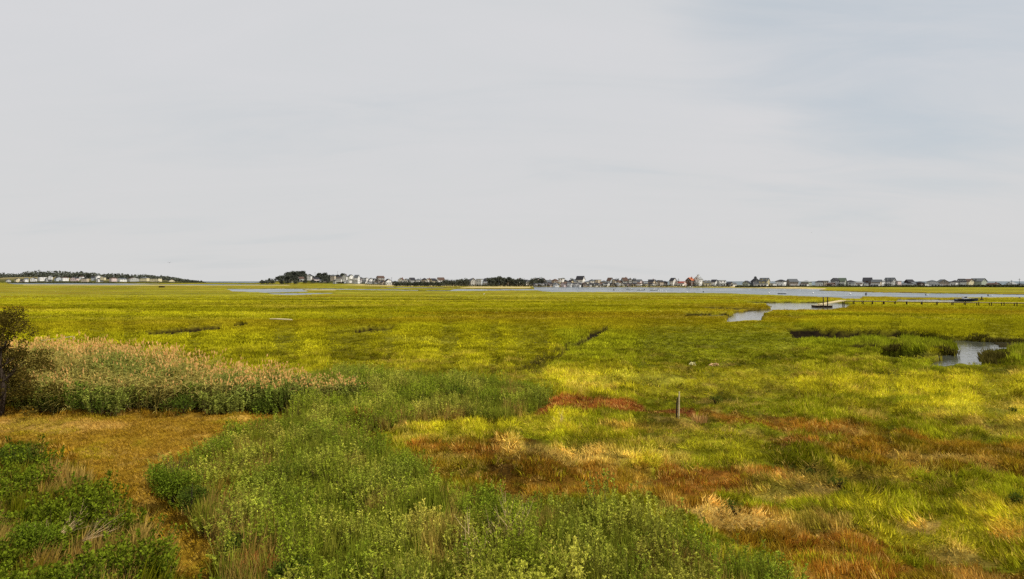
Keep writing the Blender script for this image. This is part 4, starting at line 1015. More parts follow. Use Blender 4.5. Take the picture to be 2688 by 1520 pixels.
# ------------------------------------------------------------------ dock, gangway and boardwalk
def dock():
    D0 = 142.5
    x0 = atD(2137, D0); x1 = atD(2178, D0)
    root = empty('floating_dock', ((x0 + x1) / 2, D0, WATER_Z)); tag(root, 'low floating dock at the foot of the gangway in the creek', 'dock')
    hw = (x1 - x0) / 2
    nb = 14
    for i in range(nb):
        a = -hw + i * 2 * hw / nb
        mb = MB(); mb.box(a + .015, a + 2 * hw / nb - .015, -1.3, 1.3, .42, .48); mb.build('deck_board', M['palewood'], root)
    mb = MB(); mb.box(-hw - .05, hw + .05, -1.2, 1.2, -.15, .415); mb.build('float_hull', M['darkwood'], root)
    for X, sx, lb in ((2161, .14, 'left of the pair of tall dark mooring piles at the floating dock'), (2172.5, .14, 'right of the pair of tall dark mooring piles at the floating dock')):
        mb = MB(); mb.tube([(0, 0, -2), (0, 0, zat(780.5, D0 - 1.6))], [sx, sx * .85], 8); mb.tube([(0, 0, zat(780.5, D0 - 1.6)), (0, 0, zat(780.5, D0 - 1.6) + .12)], [sx * .9, .03], 8)
        o = mb.build('mooring_pile', M['darkwood']); o.location = (atD(X, D0 - 1.6), D0 - 1.6, 0); tag(o, lb, 'pile', 'mooring piles at the floating dock')
    # gangway
    a = Vector((atD(2152, 142.8), 142.8, WATER_Z + .62)); b = Vector((atD(2214, 147.3), 147.3, 1.02))
    root = empty('gangway', tuple(a)); tag(root, 'pale sloping gangway from the boardwalk down to the floating dock', 'gangway')
    d = b - a; L_ = d.length; ang = math.atan2(d.y, d.x); pit = math.asin(d.z / L_)
    holder = empty('gangway_span', (0, 0, 0)); holder.parent = root; holder.rotation_euler = (0, -pit, ang)
    mb = MB(); mb.box(0, L_, -.62, -.52, -.12, .14); mb.build('side_beam', M['palewood'], holder)
    mb = MB(); mb.box(0, L_, .52, .62, -.12, .14); mb.build('side_beam', M['palewood'], holder)
    nb = 22; bd = MB(); bd.box(.02, L_ / nb - .02, -.51, .51, 0, .05); me = bd.mesh('tread', [M['palewood']])
    for i in range(nb):
        o = bpy.data.objects.new('tread', me); link(o, holder); o.location = (i * L_ / nb, 0, .02)
    # boardwalk
    P = [Vector((atD(2214, 147.3), 147.3, .95))]
    for X, Y in ((2240, 790.3), (2290, 790.8), (2380, 791.8), (2500, 793.2), (2600, 794.4), (2700, 795.4), (2820, 796.6), (2960, 798.0)):
        z_ = .92; yv = (EYE - z_) * F_PX / (Y - HZ); P.append(Vector(((X - CX) * yv / F_PX, yv, z_)))
    root = empty('boardwalk', (P[0].x, P[0].y, 0)); tag(root, 'long narrow timber boardwalk on posts crossing the marsh at right', 'boardwalk')
    o0 = Vector((P[0].x, P[0].y, 0))
    seglen = 0; pts = []
    for p, q in zip(P[:-1], P[1:]):
        n = max(1, int(round((q - p).length / 2.78)))
        for i in range(n): pts.append(p + (q - p) * i / n)
    pts.append(P[-1])
    plank = MB(); plank.box(-.125, .125, -.55, .55, 0, .05); pm = plank.mesh('plank', [M['palewood']])
    cnt = 0
    far_ = MB()
    for i in range(len(pts) - 1):
        p, q = pts[i] - o0, pts[i + 1] - o0; dd = q - p; L_ = dd.length; rz = math.atan2(dd.y, dd.x)
        for s in (-.5, .5):
            mb = MB(); mb.box(0, L_ - .02, s - .04, s + .04, -.16, -.012); o = mb.build('stringer', M['darkwood'], root); o.location = p; o.rotation_euler = (0, 0, rz)
        n = int(L_ / .29)
        for k in range(n):
            c = p + dd * ((k + .5) / n)
            if cnt < 290:
                o = bpy.data.objects.new('plank', pm); link(o, root); o.location = c; o.rotation_euler = (0, 0, rz + random.uniform(-.01, .01)); cnt += 1
            else:
                far_.box(c.x - .125, c.x + .125, c.y - .55, c.y + .55, c.z, c.z + .05)
        if i % 1 == 0:
            for s in (-.58, .58):
                tx, ty = -math.sin(rz) * s, math.cos(rz) * s
                mb = MB(); hh = .08; mb.tube([(0, 0, -1.4), (random.uniform(-.06, .06), 0, p.z + hh)], [.11, .10], 6)
                o = mb.build('post', M['darkwood'], root); o.location = (p.x + tx, p.y + ty, 0)
    if far_.v: o = far_.build('planks_beyond', M['palewood'], root); o['kind'] = 'stuff'
    # short handrail where the boardwalk begins
    p, q = pts[0] - o0, pts[2] - o0; rz = math.atan2((q - p).y, (q - p).x)
    mb = MB(); L_ = (q - p).length; mb.box(0, L_, .56, .62, .95, 1.03); o = mb.build('handrail', M['palewood'], root); o.location = (p.x, p.y, p.z); o.rotation_euler = (0, 0, rz)
dock()

# a lone pile with box beyond the workboat
x, y = G(2577, 789.5); mb = MB(); mb.tube([(0, 0, -.5), (0, 0, 1.3)], [.16, .14], 7); mb.box(-.35, .35, -.3, .3, -.3, .5)
o = mb.build('channel_post', M['darkwood']); o.location = (x, y, 0); tag(o, 'dark post with a box right of the moored workboat', 'post')
for X, Y, h, lb in ((2273, 776.5, 1.1, 'dark channel stake in the right river above the boardwalk'), (1611, 763.5, .9, 'short dark stake in the river left of the moored boats'),
                    (1846, 768.8, .6, 'small dark stake at the near river edge below the orange roofed house'), (2676, 789.5, .9, 'short dark stump on the marsh at the right frame edge')):
    yv = (EYE + .8) * F_PX / (Y - HZ); mb = MB(); mb.tube([(0, 0, -2), (.05, 0, h * .6), (.08, 0, h)], [.28, .26, .2], 7); mb.box(-.3, .35, -.2, .2, h * .3, h * .62)
    o = mb.build('channel_stake', M['darkwood']); o.location = (atD(X, yv), yv, WATER_Z); tag(o, lb, 'stake')

# ------------------------------------------------------------------ boats and buoys
M['hullwhite'] = simple_mat('white_gelcoat', alb(246, 246, 244, .82), .3, .05); M['hulldark'] = simple_mat('dark_hull', alb(48, 56, 66), .5, .2)
M['glassdark'] = simple_mat('boat_glass', (.02, .025, .03), .1, .1); M['engine'] = simple_mat('outboard_cowl', (.03, .03, .035), .4, .1); M['gear'] = simple_mat('deck_gear', alb(200, 180, 150), .8, .4, 6)
M['buoy'] = simple_mat('buoy_white', alb(245, 245, 245, .82), .5, .05); M['blue'] = simple_mat('blue_canvas', alb(60, 90, 150), .8)
M['redt'] = simple_mat('rust_red_paint', alb(170, 80, 60), .8)
def hull_mb(L_, W, Hh, m=0):
    mb = MB(); st = 8; vs = []
    for i in range(st + 1):
        t = i / st; x_ = -L_ / 2 + L_ * t; wf = (1 - max(0, (t - .45) / .55) ** 2.2); hw = W / 2 * max(wf, .02); sh = Hh * (1 + .35 * t * t)
        vs += [(x_, -hw, sh), (x_ , -hw * .8, .05 + .25 * Hh * t * t), (x_, 0, -.2 + .4 * Hh * max(0, t - .75) * 2), (x_, hw * .8, .05 + .25 * Hh * t * t), (x_, hw, sh), (x_, hw * .86, sh - .02), (x_, 0, sh * .62), (x_, -hw * .86, sh - .02)]
    fs = []
    for i in range(st):
        for k in range(8): a, b = i * 8 + k, i * 8 + (k + 1) % 8; fs.append((a, b, b + 8, a + 8))
    fs += [tuple(reversed(range(8))), tuple(st * 8 + k for k in range(8))]
    mb.add(vs, fs, m); return mb
def boat(name, X, Ywl, Lpx, kind, label, rz=0.0, dark=False, flip=False):
    D = (EYE - WATER_Z) * F_PX / (Ywl - HZ); L_ = Lpx * D / F_PX
    root = empty(name, (atD(X, D), D, WATER_Z), rz + (math.pi if flip else 0)); tag(root, label, 'boat')
    W, Hh = L_ * .32, (max(.28, L_ * .06) if kind == 'skiff' else max(.45, L_ * .11)); hm = M['hulldark'] if dark else M['hullwhite']
    hull_mb(L_, W, Hh).build('hull', hm, root)
    if kind == 'cruiser':
        mb = MB(); mb.box(-L_ * .28, L_ * .18, -W * .38, W * .38, Hh * .6, Hh * 2.6); mb.build('cabin', M['hullwhite'], root)
        for s in (-1, 1):
            for k in range(3):
                wv = MB(); wv.box(-L_ * .24 + k * L_ * .14, -L_ * .14 + k * L_ * .14, s * W * .38 - .01, s * W * .38 + .03 * s, Hh * 1.7, Hh * 2.3); wv.build('window', M['glassdark'], root)
        mb = MB(); mb.box(-L_ * .34, L_ * .22, -W * .42, W * .42, Hh * 2.6, Hh * 2.75); mb.build('roof', M['hullwhite'], root)
        mb = MB(); mb.box(-L_ * .15, L_ * .08, -W * .3, W * .3, Hh * 3.5, Hh * 3.62)
        for a, b in ((-L_ * .14, -W * .28), (-L_ * .14, W * .26), (L_ * .06, -W * .28), (L_ * .06, W * .26)): mb.box(a, a + .06, b, b + .06, Hh * 2.75, Hh * 3.5)
        mb.build('flybridge', M['hullwhite'], root)
        mb = MB(); mb.box(L_ * .16, L_ * .2, -W * .3, W * .3, Hh * 1.5, Hh * 2.4); mb.build('windscreen', M['glassdark'], root)
    elif kind == 'console':
        mb = MB(); mb.box(-L_ * .08, L_ * .04, -W * .2, W * .2, Hh * .6, Hh * 1.9); mb.build('console', M['hullwhite'], root)
        mb = MB(); mb.box(L_ * .03, L_ * .06, -W * .22, W * .22, Hh * 1.7, Hh * 2.2); mb.build('windscreen', M['glassdark'], root)
        mb = MB(); mb.box(-L_ * .58, -L_ * .49, -.16, .16, Hh * .3, Hh * 1.9); mb.tube([(-L_ * .54, 0, Hh * .5), (-L_ * .55, 0, -.2)], [.09, .06], 6); mb.build('outboard_motor', M['engine'], root)
    elif kind == 'skiff':
        mb = MB(); mb.box(-L_ * .1, L_ * .0, -W * .36, W * .36, Hh * .75, Hh * .9); mb.build('thwart', M['palewood'], root)
        mb = MB(); mb.box(-L_ * .56, -L_ * .47, -.2, .2, Hh * .3, Hh * 2.4); mb.build('outboard_motor', M['hullwhite' if dark else 'engine'], root)
    elif kind == 'work':
        mb = MB(); mb.box(-L_ * .2, -L_ * .05, -W * .25, W * .25, Hh * .7, Hh * 2.2); mb.build('wheelhouse', M['hullwhite'], root)
        mb = MB(); mb.box(-L_ * .19, -L_ * .06, -W * .25 - .03, -W * .25 - .003, Hh * 1.5, Hh * 2.0); mb.build('window', M['glassdark'], root)
        for k in range(6):
            mb = MB(); a = -L_ * .4 + k * L_ * .13; s = random.uniform(.3, .55); mb.box(a, a + s, -.4, .3, Hh * .75, Hh * .75 + s * .8, rz=random.uniform(-.4, .4)); mb.build('crate', M[random.choice(['gear', 'hullwhite', 'palewood'])], root)
        mb = MB(); mb.tube([(-L_ * .46, 0, Hh * .5), (-L_ * .46, 0, Hh * 2.6)], [.05, .04], 6); mb.tube([(-L_ * .46, 0, Hh * 2.5), (L_ * .1, 0, Hh * 1.5)], [.04, .03], 5); mb.build('derrick', M['palewood'], root)
    return root
boat('cabin_cruiser', 1652, 761.0, 19, 'cruiser', 'white cabin cruiser with upper deck moored in the middle river', .1, flip=True)
boat('motorboat', 1681, 762.4, 20, 'console', 'white motorboat with windscreen moored just right of the cabin cruiser', .15, flip=True)
boat('motorboat', 1716, 762.6, 22, 'console', 'white open motorboat with dark outboard, rightmost of the moored trio', .1, flip=True)
boat('skiff', 2052, 771.6, 22, 'skiff', 'low dark skiff with pale motor at the near river edge', .05, dark=True, flip=True)
boat('workboat', 2539, 790.8, 56, 'work', 'workboat piled with gear moored beyond the boardwalk at right', -.05, flip=False, dark=True)
boat('rowing_boat', 2600, 777.0, 14, 'skiff', 'small white boat on the right river near the frame edge', .1)
boat('rowing_boat', 2434, 775.6, 8, 'skiff', 'tiny white boat on the river right of the channel stake', .1)
boat('motorboat', 1812, 755.2, 17, 'console', 'white motorboat drawn up by the far shore below the orange roofed house', .1)
boat('motorboat', 1545, 757.4, 8, 'skiff', 'tiny white boat alone on the river below the tall white house', .1)
for X, Y in ((1748, 766.3), (1803, 767.2), (2019, 771.0), (2134, 770.8), (2232, 773.4), (1728, 763.2), (1733, 763.4), (1738, 763.6)):
    D = (EYE - WATER_Z) * F_PX / (Y - HZ); mb = MB(); s = .42 if X > 2100 else .36
    mb.tube([(0, 0, -.2), (0, 0, 0), (0, 0, s), (0, 0, s * 1.6), (0, 0, s * 2)], [s * .3, s * .85, s, s * .7, s * .1], 9)
    o = mb.build('mooring_buoy', M['buoy']); o.location = (atD(X, D), D, WATER_Z)
    lb = {1748: 'white mooring buoy right of the moored motorboats at the near bank', 1803: 'white mooring buoy below the orange roofed house', 2019: 'white mooring buoy left of the dark skiff',
          2134: 'white mooring buoy in the river above the floating dock', 2232: 'white mooring buoy above the gangway head'}.get(X, 'small white float trailing right of the third moored motorboat')
    tag(o, lb, 'buoy', 'white mooring buoys on the river')

# ------------------------------------------------------------------ houses
WALLS = dict(white=alb(240, 238, 232, .82), cream=alb(226, 214, 176, .8), grey=alb(196, 196, 192), dgrey=alb(120, 122, 126), brown=alb(112, 86, 72), dark=alb(66, 58, 58), sage=alb(182, 190, 170),
             tan=alb(214, 198, 172), pink=alb(232, 210, 204), blue=alb(206, 212, 216), shingle=alb(164, 152, 138), yellow=alb(220, 206, 150))
ROOFS = dict(dark=alb(52, 52, 58), grey=alb(96, 100, 104), brown=alb(92, 72, 62), orange=alb(186, 108, 72, .75), red=alb(150, 80, 66), lgrey=alb(150, 152, 152), green=alb(92, 104, 88))
WM = {k: simple_mat(k + '_siding', v, .8, .12, 1.5) for k, v in WALLS.items()}
RM = {k: simple_mat(k + '_shingles', v, .9, .18, 2.0) for k, v in ROOFS.items()}
M['trim'] = simple_mat('white_trim', alb(244, 242, 238, .82), .6, .05); M['pane'] = simple_mat('window_glass', (.035, .04, .05), .15, .2); M['door'] = simple_mat('door_paint', alb(96, 80, 70), .6)
M['deckwood'] = simple_mat('deck_wood', alb(176, 164, 144), .8, .2); M['brick'] = simple_mat('chimney_brick', alb(150, 100, 84), .9, .25, 8)
_win = MB(); _win.box(-.62, .62, -.05, .04, -.78, .78, 0); _win.box(-.5, .5, -.075, -.052, -.66, -.04, 1); _win.box(-.5, .5, -.075, -.052, .04, .66, 1)
WIN = _win.mesh('window', [M['trim'], M['pane']])
_win = MB(); _win.box(-1.2, 1.2, -.05, .04, -1.0, .8, 0); _win.box(-1.08, -.05, -.075, -.052, -.9, .7, 1); _win.box(.05, 1.08, -.075, -.052, -.9, .7, 1)
WINB = _win.mesh('window_wide', [M['trim'], M['pane']])

def house(X, Yt, wpx, D, style, wall, roof, label, group, zb=None, dp=None, big=False, yaw=0.0, deck=False, cupola=False, chim=False, dormer=0, garage=False, lod=1):
    W = wpx * D / F_PX; zr = zat(Yt, D); x = atD(X, D)
    rel = yaw if abs(yaw) > .1 else random.Random(int(X * 3)).choice((-.55, -.45, .4, .5, -.5))
    W = W / (math.cos(rel) + (.7 if dp is None else .5) * abs(math.sin(rel))); yaw = rel - math.atan(x / D) * .95
    if zb is None: zb = .65
    Ht = max(3.2, zr - zb)
    if Ht > 13: zb = zr - 11; Ht = 11
    dp = dp or max(7.0, W * .75)
    rh = {'flat': .35, 'hip': .26, 'side': .36, 'front': .42}[style] * min(Ht, W if style == 'front' else 99)
    if style == 'hip': rh = min(rh, 3.0)
    if style == 'flat': rh = .4
    e = Ht - rh; rng = random.Random(int(X * 7 + Yt))
    root = empty('beach_house', (x, D + dp / 2, zb), yaw); tag(root, label, 'house', group)
    a, b = W / 2, dp / 2
    wb = MB(); wm = MB(); o_ = .45; th = .22
    wb.box(-a, a, -b, b, -3.5, e)
    if style == 'front':     # gable faces the marsh
        wb.add([(-a, -b, e), (a, -b, e), (0, -b, Ht - .12), (-a, b, e), (a, b, e), (0, b, Ht - .12)], [(0, 1, 2), (3, 5, 4), (0, 2, 5, 3), (1, 4, 5, 2)])
        s = rh / a
        for k in (-1, 1):
            x1, z1 = k * (a + o_), e - o_ * s
            vs = [(0, -b - o_, Ht), (x1, -b - o_, z1), (x1, b + o_, z1), (0, b + o_, Ht)]; vs += [(p[0], p[1], p[2] + th) for p in vs]
            wm.add(vs, [(0, 3, 2, 1), (4, 5, 6, 7), (0, 1, 5, 4), (1, 2, 6, 5), (2, 3, 7, 6), (3, 0, 4, 7)])
    elif style == 'side':    # slope faces the marsh
        wb.add([(-a, -b, e), (-a, b, e), (-a, 0, Ht - .12), (a, -b, e), (a, b, e), (a, 0, Ht - .12)], [(0, 2, 1), (3, 4, 5), (0, 3, 5, 2), (1, 2, 5, 4)])
        s = rh / b
        for k in (-1, 1):
            y1, z1 = k * (b + o_), e - o_ * s
            vs = [(-a - o_, 0, Ht), (-a - o_, y1, z1), (a + o_, y1, z1), (a + o_, 0, Ht)]; vs += [(p[0], p[1], p[2] + th) for p in vs]
            wm.add(vs, [(0, 3, 2, 1), (4, 5, 6, 7), (0, 1, 5, 4), (1, 2, 6, 5), (2, 3, 7, 6), (3, 0, 4, 7)])
    elif style == 'hip':
        A, B = a + o_, b + o_; r = max(.3, A - min(A, B) * .9)
        wm.add([(-A, -B, e), (A, -B, e), (A, B, e), (-A, B, e), (-r, 0, Ht), (r, 0, Ht), (-A, -B, e - .2), (A, -B, e - .2), (A, B, e - .2), (-A, B, e - .2)],
               [(0, 1, 5, 4), (1, 2, 5), (2, 3, 4, 5), (3, 0, 4), (6, 7, 1, 0), (7, 8, 2, 1), (8, 9, 3, 2), (9, 6, 0, 3), (9, 8, 7, 6)])
    else:
        wm.box(-a - .3, a + .3, -b - .3, b + .3, e, Ht)
    wb.build('wall', WM[wall], root); ro = wm.build('roof', RM[roof], root)
    # windows by storey
    ns = max(1, int(e // 2.7)); wide = big or W > 9
    for s in range(ns):
        zc_ = 1.55 + s * (e / ns)
        if zc_ + .8 > e and style != 'front': zc_ = e - 1.0
        nw = max(2, int(W / (3.9 if lod == 1 else 4.8))); sk = rng.randrange(nw) if s == 0 else -1
        for k in range(nw):
            if k == sk: continue
            o = bpy.data.objects.new('window', WINB if (wide and rng.random() < .35 and W / nw > 2.8) else WIN); link(o, root); o.location = (-a + (k + .5) * W / nw, -b - .04, zc_)
        if lod == 1:
            for k in range(2):
                o = bpy.data.objects.new('window', WIN); link(o, root); o.location = (a + .04, -b + (k + .5) * dp / 2, zc_); o.rotation_euler = (0, 0, math.pi / 2)
        if s == 0:
            d = MB(); xx = -a + (sk + .5) * W / nw; d.box(xx - .5, xx + .5, -b - .07, -b - .004, 0, 2.1); d.build('door', M['door'], root)
    if style == 'front' and rh > 2:
        o = bpy.data.objects.new('window', WIN); link(o, root); o.location = (0, -b - .04, e + rh * .28)
    if style == 'side' and rh > 2.2 and lod == 1:
        o = bpy.data.objects.new('window', WIN); link(o, root); o.location = (a + .04, 0, e + rh * .25); o.rotation_euler = (0, 0, math.pi / 2)
    if lod == 1:
        for sx in (-a - .03, a - .12):
            c = MB(); c.box(sx, sx + .15, -b - .03, -b + .12, -.5, e - .25); c.build('corner_board', M['trim'], root)
    if deck:
        m_ = MB(); z_ = e / 2 + .2 if ns > 1 else 1.0; m_.box(-a * .95, a * .95, -b - 2.2, -b - .09, z_ - .2, z_)
        for k in range(5): xx = -a * .93 + k * a * .465; m_.box(xx - .09, xx + .09, -b - 2.15, -b - 1.97, -2.5, z_ + 1.0)
        m_.box(-a * .95, a * .95, -b - 2.18, -b - 2.08, z_ + 1.0, z_ + 1.1); m_.box(-a * .95, a * .95, -b - 2.16, -b - 2.1, z_ + .45, z_ + .52); m_.build('deck', M['trim'], root)
    if chim:
        m_ = MB(); m_.box(a * .4, a * .4 + .8, -.4, .4, e, Ht + 1.0); m_.build('chimney', M['brick'], ro)
    if lod == 1 and W > 6 and not deck and not garage and rng.random() < .6:
        m_ = MB(); pw = a * rng.uniform(.9, 1.35); m_.box(-pw, pw, -b - 3.2, -b - .02, -2, 2.3, 0)
        m_.add([(-pw - .25, -b - 3.5, 2.3), (pw + .25, -b - 3.5, 2.3), (pw + .25, -b - .02, 3.0), (-pw - .25, -b - .02, 3.0), (-pw - .25, -b - .02, 2.3), (pw + .25, -b - .02, 2.3)], [(0, 1, 2, 3), (0, 3, 4), (1, 5, 2), (0, 4, 5, 1)], 1)
        pr = m_.build('porch', [WM['white'], RM[rng.choice(['lgrey', 'grey', 'brown'])]], root)
        for k in range(3):
            o = bpy.data.objects.new('window', WINB); link(o, pr); o.location = (-pw + (k + .5) * pw * 2 / 3, -b - 3.24, 1.25); o.scale = (.8, 1, .8)
    if cupola:
        m_ = MB(); m_.box(-1, 1, -1, 1, Ht - .4, Ht + 1.5, 0); m_.add([(-1.3, -1.3, Ht + 1.5), (1.3, -1.3, Ht + 1.5), (1.3, 1.3, Ht + 1.5), (-1.3, 1.3, Ht + 1.5), (0, 0, Ht + 2.6)], [(0, 1, 4), (1, 2, 4), (2, 3, 4), (3, 0, 4), (3, 2, 1, 0)], 1); m_.build('cupola', [WM[wall], RM[roof]], ro)
    for k in range(dormer):
        xx = -a + (k + .5) * W / dormer; m_ = MB(); zz = e + rh * .12; m_.box(xx - .95, xx + .95, -b * .75, -b * .1, zz, zz + 1.5, 0)
        m_.add([(xx - 1.15, -b * .78, zz + 1.5), (xx + 1.15, -b * .78, zz + 1.5), (xx, -b * .78, zz + 2.3), (xx - 1.15, 0, zz + 1.5), (xx + 1.15, 0, zz + 1.5), (xx, 0, zz + 2.3)], [(0, 1, 2), (3, 5, 4), (0, 2, 5, 3), (1, 4, 5, 2), (0, 3, 4, 1)], 1)
        dm = m_.build('dormer', [WM[wall], RM[roof]], root); 
        o = bpy.data.objects.new('window', WIN); link(o, dm); o.location = (xx, -b * .75 - .04, zz + .72); o.scale = (.8, 1, .7)
    if garage:
        m_ = MB(); m_.box(-a * .6, a * .35, -b - 3, -b - .02, -2, 2.7, 0); m_.add([(-a * .7, -b - 3.3, 2.7), (a * .45, -b - 3.3, 2.7), (a * .45, -b - .02, 3.8), (-a * .7, -b - .02, 3.8), (-a * .7, -b - .02, 2.7), (a * .45, -b - .02, 2.7)], [(0, 1, 2, 3), (0, 3, 4), (1, 5, 2), (0, 4, 5, 1)], 1)
        m_.build('garage', [WM['white'], RM['grey']], root)
    return root

ORD = ['first', 'second', 'third', 'fourth', 'fifth', 'sixth', 'seventh', 'eighth', 'ninth', 'tenth', 'eleventh', 'twelfth', 'thirteenth', 'fourteenth', 'fifteenth', 'sixteenth', 'seventeenth', 'eighteenth',
       'nineteenth', 'twentieth'] + ['twenty-' + s for s in ('first', 'second', 'third', 'fourth', 'fifth', 'sixth', 'seventh', 'eighth', 'ninth')] + ['thirtieth'] + ['thirty-' + s for s in ('first', 'second', 'third', 'fourth', 'fifth', 'sixth', 'seventh', 'eighth', 'ninth')] + ['fortieth']
# barrier beach houses: (crop x0, x1, ytop, crop, style, wall, roof, D, options, label)
RB = [
 (4, 20, 105, 255, 'side', 'tan', 'dark', {}, 'tan house with dark roof, first right of the moored motorboats'),
 (4, 106, 142, 266, 'front', 'white', 'grey', {}, 'narrow white gabled cottage right of the tan dark roofed house'),
 (4, 146, 196, 264, 'front', 'shingle', 'dark', {}, 'small shingled cottage left of the low dark gabled one'),
 (4, 202, 248, 270, 'hip', 'dark', 'dark', {}, 'small all dark cottage left of the tall narrow white house'),
 (4, 300, 358, 235, 'side', 'white', 'dark', dict(dp=8), 'tall narrow white house with dark roof standing apart in midrow'),
 (4, 362, 392, 268, 'flat', 'pink', 'lgrey', {}, 'small pale pink box house right of the tall narrow white house'),
 (4, 398, 486, 278, 'side', 'pink', 'red', {}, 'low house with reddish roof left of the orange roofed house'),
 (4, 492, 590, 230, 'front', 'brown', 'orange', dict(chim=True), 'large brown house with bright orange gabled roof'),
 (4, 592, 692, 216, 'front', 'white', 'lgrey', dict(cupola=True, dormer=0, deck=True), 'tallest white house with cupola beside the orange roofed one'),
 (4, 696, 800, 268, 'side', 'cream', 'grey', dict(dormer=2), 'cream house with two dormers right of the cupola house'),
 (4, 806, 880, 256, 'side', 'white', 'dark', dict(deck=True), 'white decked house with dark roof, second right of the cupola house'),
 (4, 884, 980, 262, 'flat', 'white', 'lgrey', dict(deck=True), 'broad flat roofed white house with upper deck'),
 (4, 1004, 1066, 286, 'side', 'dark', 'dark', {}, 'low dark house with dark roof left of the sandy gap'),
 (4, 1068, 1106, 292, 'front', 'white', 'grey', {}, 'small white annex cottage beside the sandy gap'),
 (4, 1204, 1290, 270, 'front', 'sage', 'dark', dict(yaw=-.35), 'grey green gabled house just right of the sandy gap'),
 (4, 1310, 1404, 242, 'front', 'dgrey', 'dark', dict(cupola=True, deck=True), 'dark grey house with cupola and white decks'),
 (4, 1412, 1530, 235, 'side', 'yellow', 'grey', dict(dormer=2, yaw=-.35), 'tall pale yellow house with steep grey roof and dormers'),
 (4, 1536, 1608, 300, 'flat', 'white', 'lgrey', {}, 'low flat white building right of the pale yellow house'),
 (4, 1614, 1740, 254, 'hip', 'white', 'dark', dict(deck=True), 'wide white house under a dark hip roof, left of the grey brown one'),
 (4, 1752, 1886, 248, 'side', 'shingle', 'dgrey' if False else 'grey', dict(deck=True, big=True), 'large grey brown house with two deep galleries'),
 (4, 1936, 2050, 265, 'hip', 'sage', 'lgrey', dict(big=True), 'pale green house with light roof, standing apart'),
 (5, 18, 82, 266, 'hip', 'white', 'dark', {}, 'small white house with dark hip roof above the boardwalk gangway'),
 (5, 84, 152, 268, 'flat', 'tan', 'grey', {}, 'tan flat topped house joined to the small hip roofed one'),
 (5, 160, 245, 296, 'side', 'brown', 'brown', {}, 'low brown bungalow in front of the twin gabled house'),
 (5, 212, 292, 236, 'front', 'dgrey', 'dark', dict(deck=True), 'left dark gabled wing of the large twin house'),
 (5, 292, 384, 236, 'side', 'sage', 'green', dict(deck=True, yaw=-.25), 'right green roofed wing of the large twin house'),
 (5, 390, 496, 262, 'hip', 'white', 'dark', dict(garage=True), 'white house under a dark hip roof, right of the twin house'),
 (5, 504, 612, 276, 'hip', 'white', 'lgrey', dict(dp=9), 'pale small white house left of the tall dark brown one'),
 (5, 616, 712, 231, 'side', 'brown', 'dark', dict(garage=True, dp=9, yaw=-.15), 'tall narrow dark brown house with white garage in front'),
 (5, 716, 830, 256, 'side', 'tan', 'grey', dict(yaw=-.3), 'long beige house with grey side gable roof'),
 (5, 832, 866, 262, 'front', 'white', 'lgrey', {}, 'narrow white gabled wing at the end of the long beige house'),
 (5, 880, 1000, 232, 'side', 'grey', 'dgrey' if False else 'grey', dict(dormer=2, yaw=-.45, deck=True), 'tall grey house with steep dormered roof and bright white gable end'),
 (5, 1006, 1062, 270, 'flat', 'pink', 'lgrey', {}, 'pale pinkish box house right of the tall dormered grey house'),
 (5, 1098, 1148, 312, 'front', 'white', 'lgrey', {}, 'tiny white cottage alone in the gap'),
 (5, 1148, 1222, 255, 'side', 'dark', 'dark', dict(dp=8), 'dark plum house with dark roof behind a white gabled cottage'),
 (5, 1172, 1270, 288, 'front', 'shingle', 'grey', {}, 'shingled front gabled cottage before the dark plum house'),
 (5, 1272, 1358, 276, 'hip', 'brown', 'dark', {}, 'small brown hip roofed house with a low white porch'),
 (5, 1362, 1404, 300, 'flat', 'white', 'lgrey', {}, 'low white box left of the grey hip roofed house'),
 (5, 1412, 1520, 260, 'hip', 'white', 'grey', {}, 'white house with wide grey hip roof'),
 (5, 1524, 1668, 254, 'front', 'shingle', 'grey', dict(deck=True, big=True), 'broad shingled multi bay house with galleries'),
 (5, 1714, 1790, 262, 'hip', 'white', 'dark', {}, 'white house with dark hip roof at the left of the big cluster'),
 (5, 1794, 1872, 246, 'side', 'white', 'dark', dict(dormer=2), 'white house with two dormers within the big cluster'),
 (5, 1872, 1984, 248, 'side', 'cream', 'brown', dict(yaw=-.5, dp=11), 'large house with steep dark brown roof and cream gable'),
 (5, 1992, 2140, 240, 'side', 'sage', 'grey', dict(yaw=-.4, dormer=1, dp=12), 'largest grey green house with white gable, right of the brown roof'),
 (5, 2168, 2300, 298, 'side', 'shingle', 'brown', dict(chim=True), 'low shingled bungalow right of the big cluster'),
 (5, 2412, 2500, 288, 'front', 'white', 'lgrey', {}, 'small white house near the right frame edge'),
 (5, 2530, 2600, 304, 'hip', 'white', 'dark', {}, 'small house cut by the right frame edge'),
]
for cr, x0, x1, yt, st, wl_, rf, op, lb in RB:
    off = 1700 if cr == 4 else 2144; X = off + (x0 + x1) / 2 * .2112; Yt_ = 680 + yt * .2112 + .2
    D = 640 if X < 1925 else (600 if X < 2300 else 570)
    if 'front of' in lb or 'before' in lb or 'low ' in lb: D -= 22
    house(X, Yt_, (x1 - x0) * .2112, D, st, wl_, rf, lb, 'houses along the right barrier beach', **op)

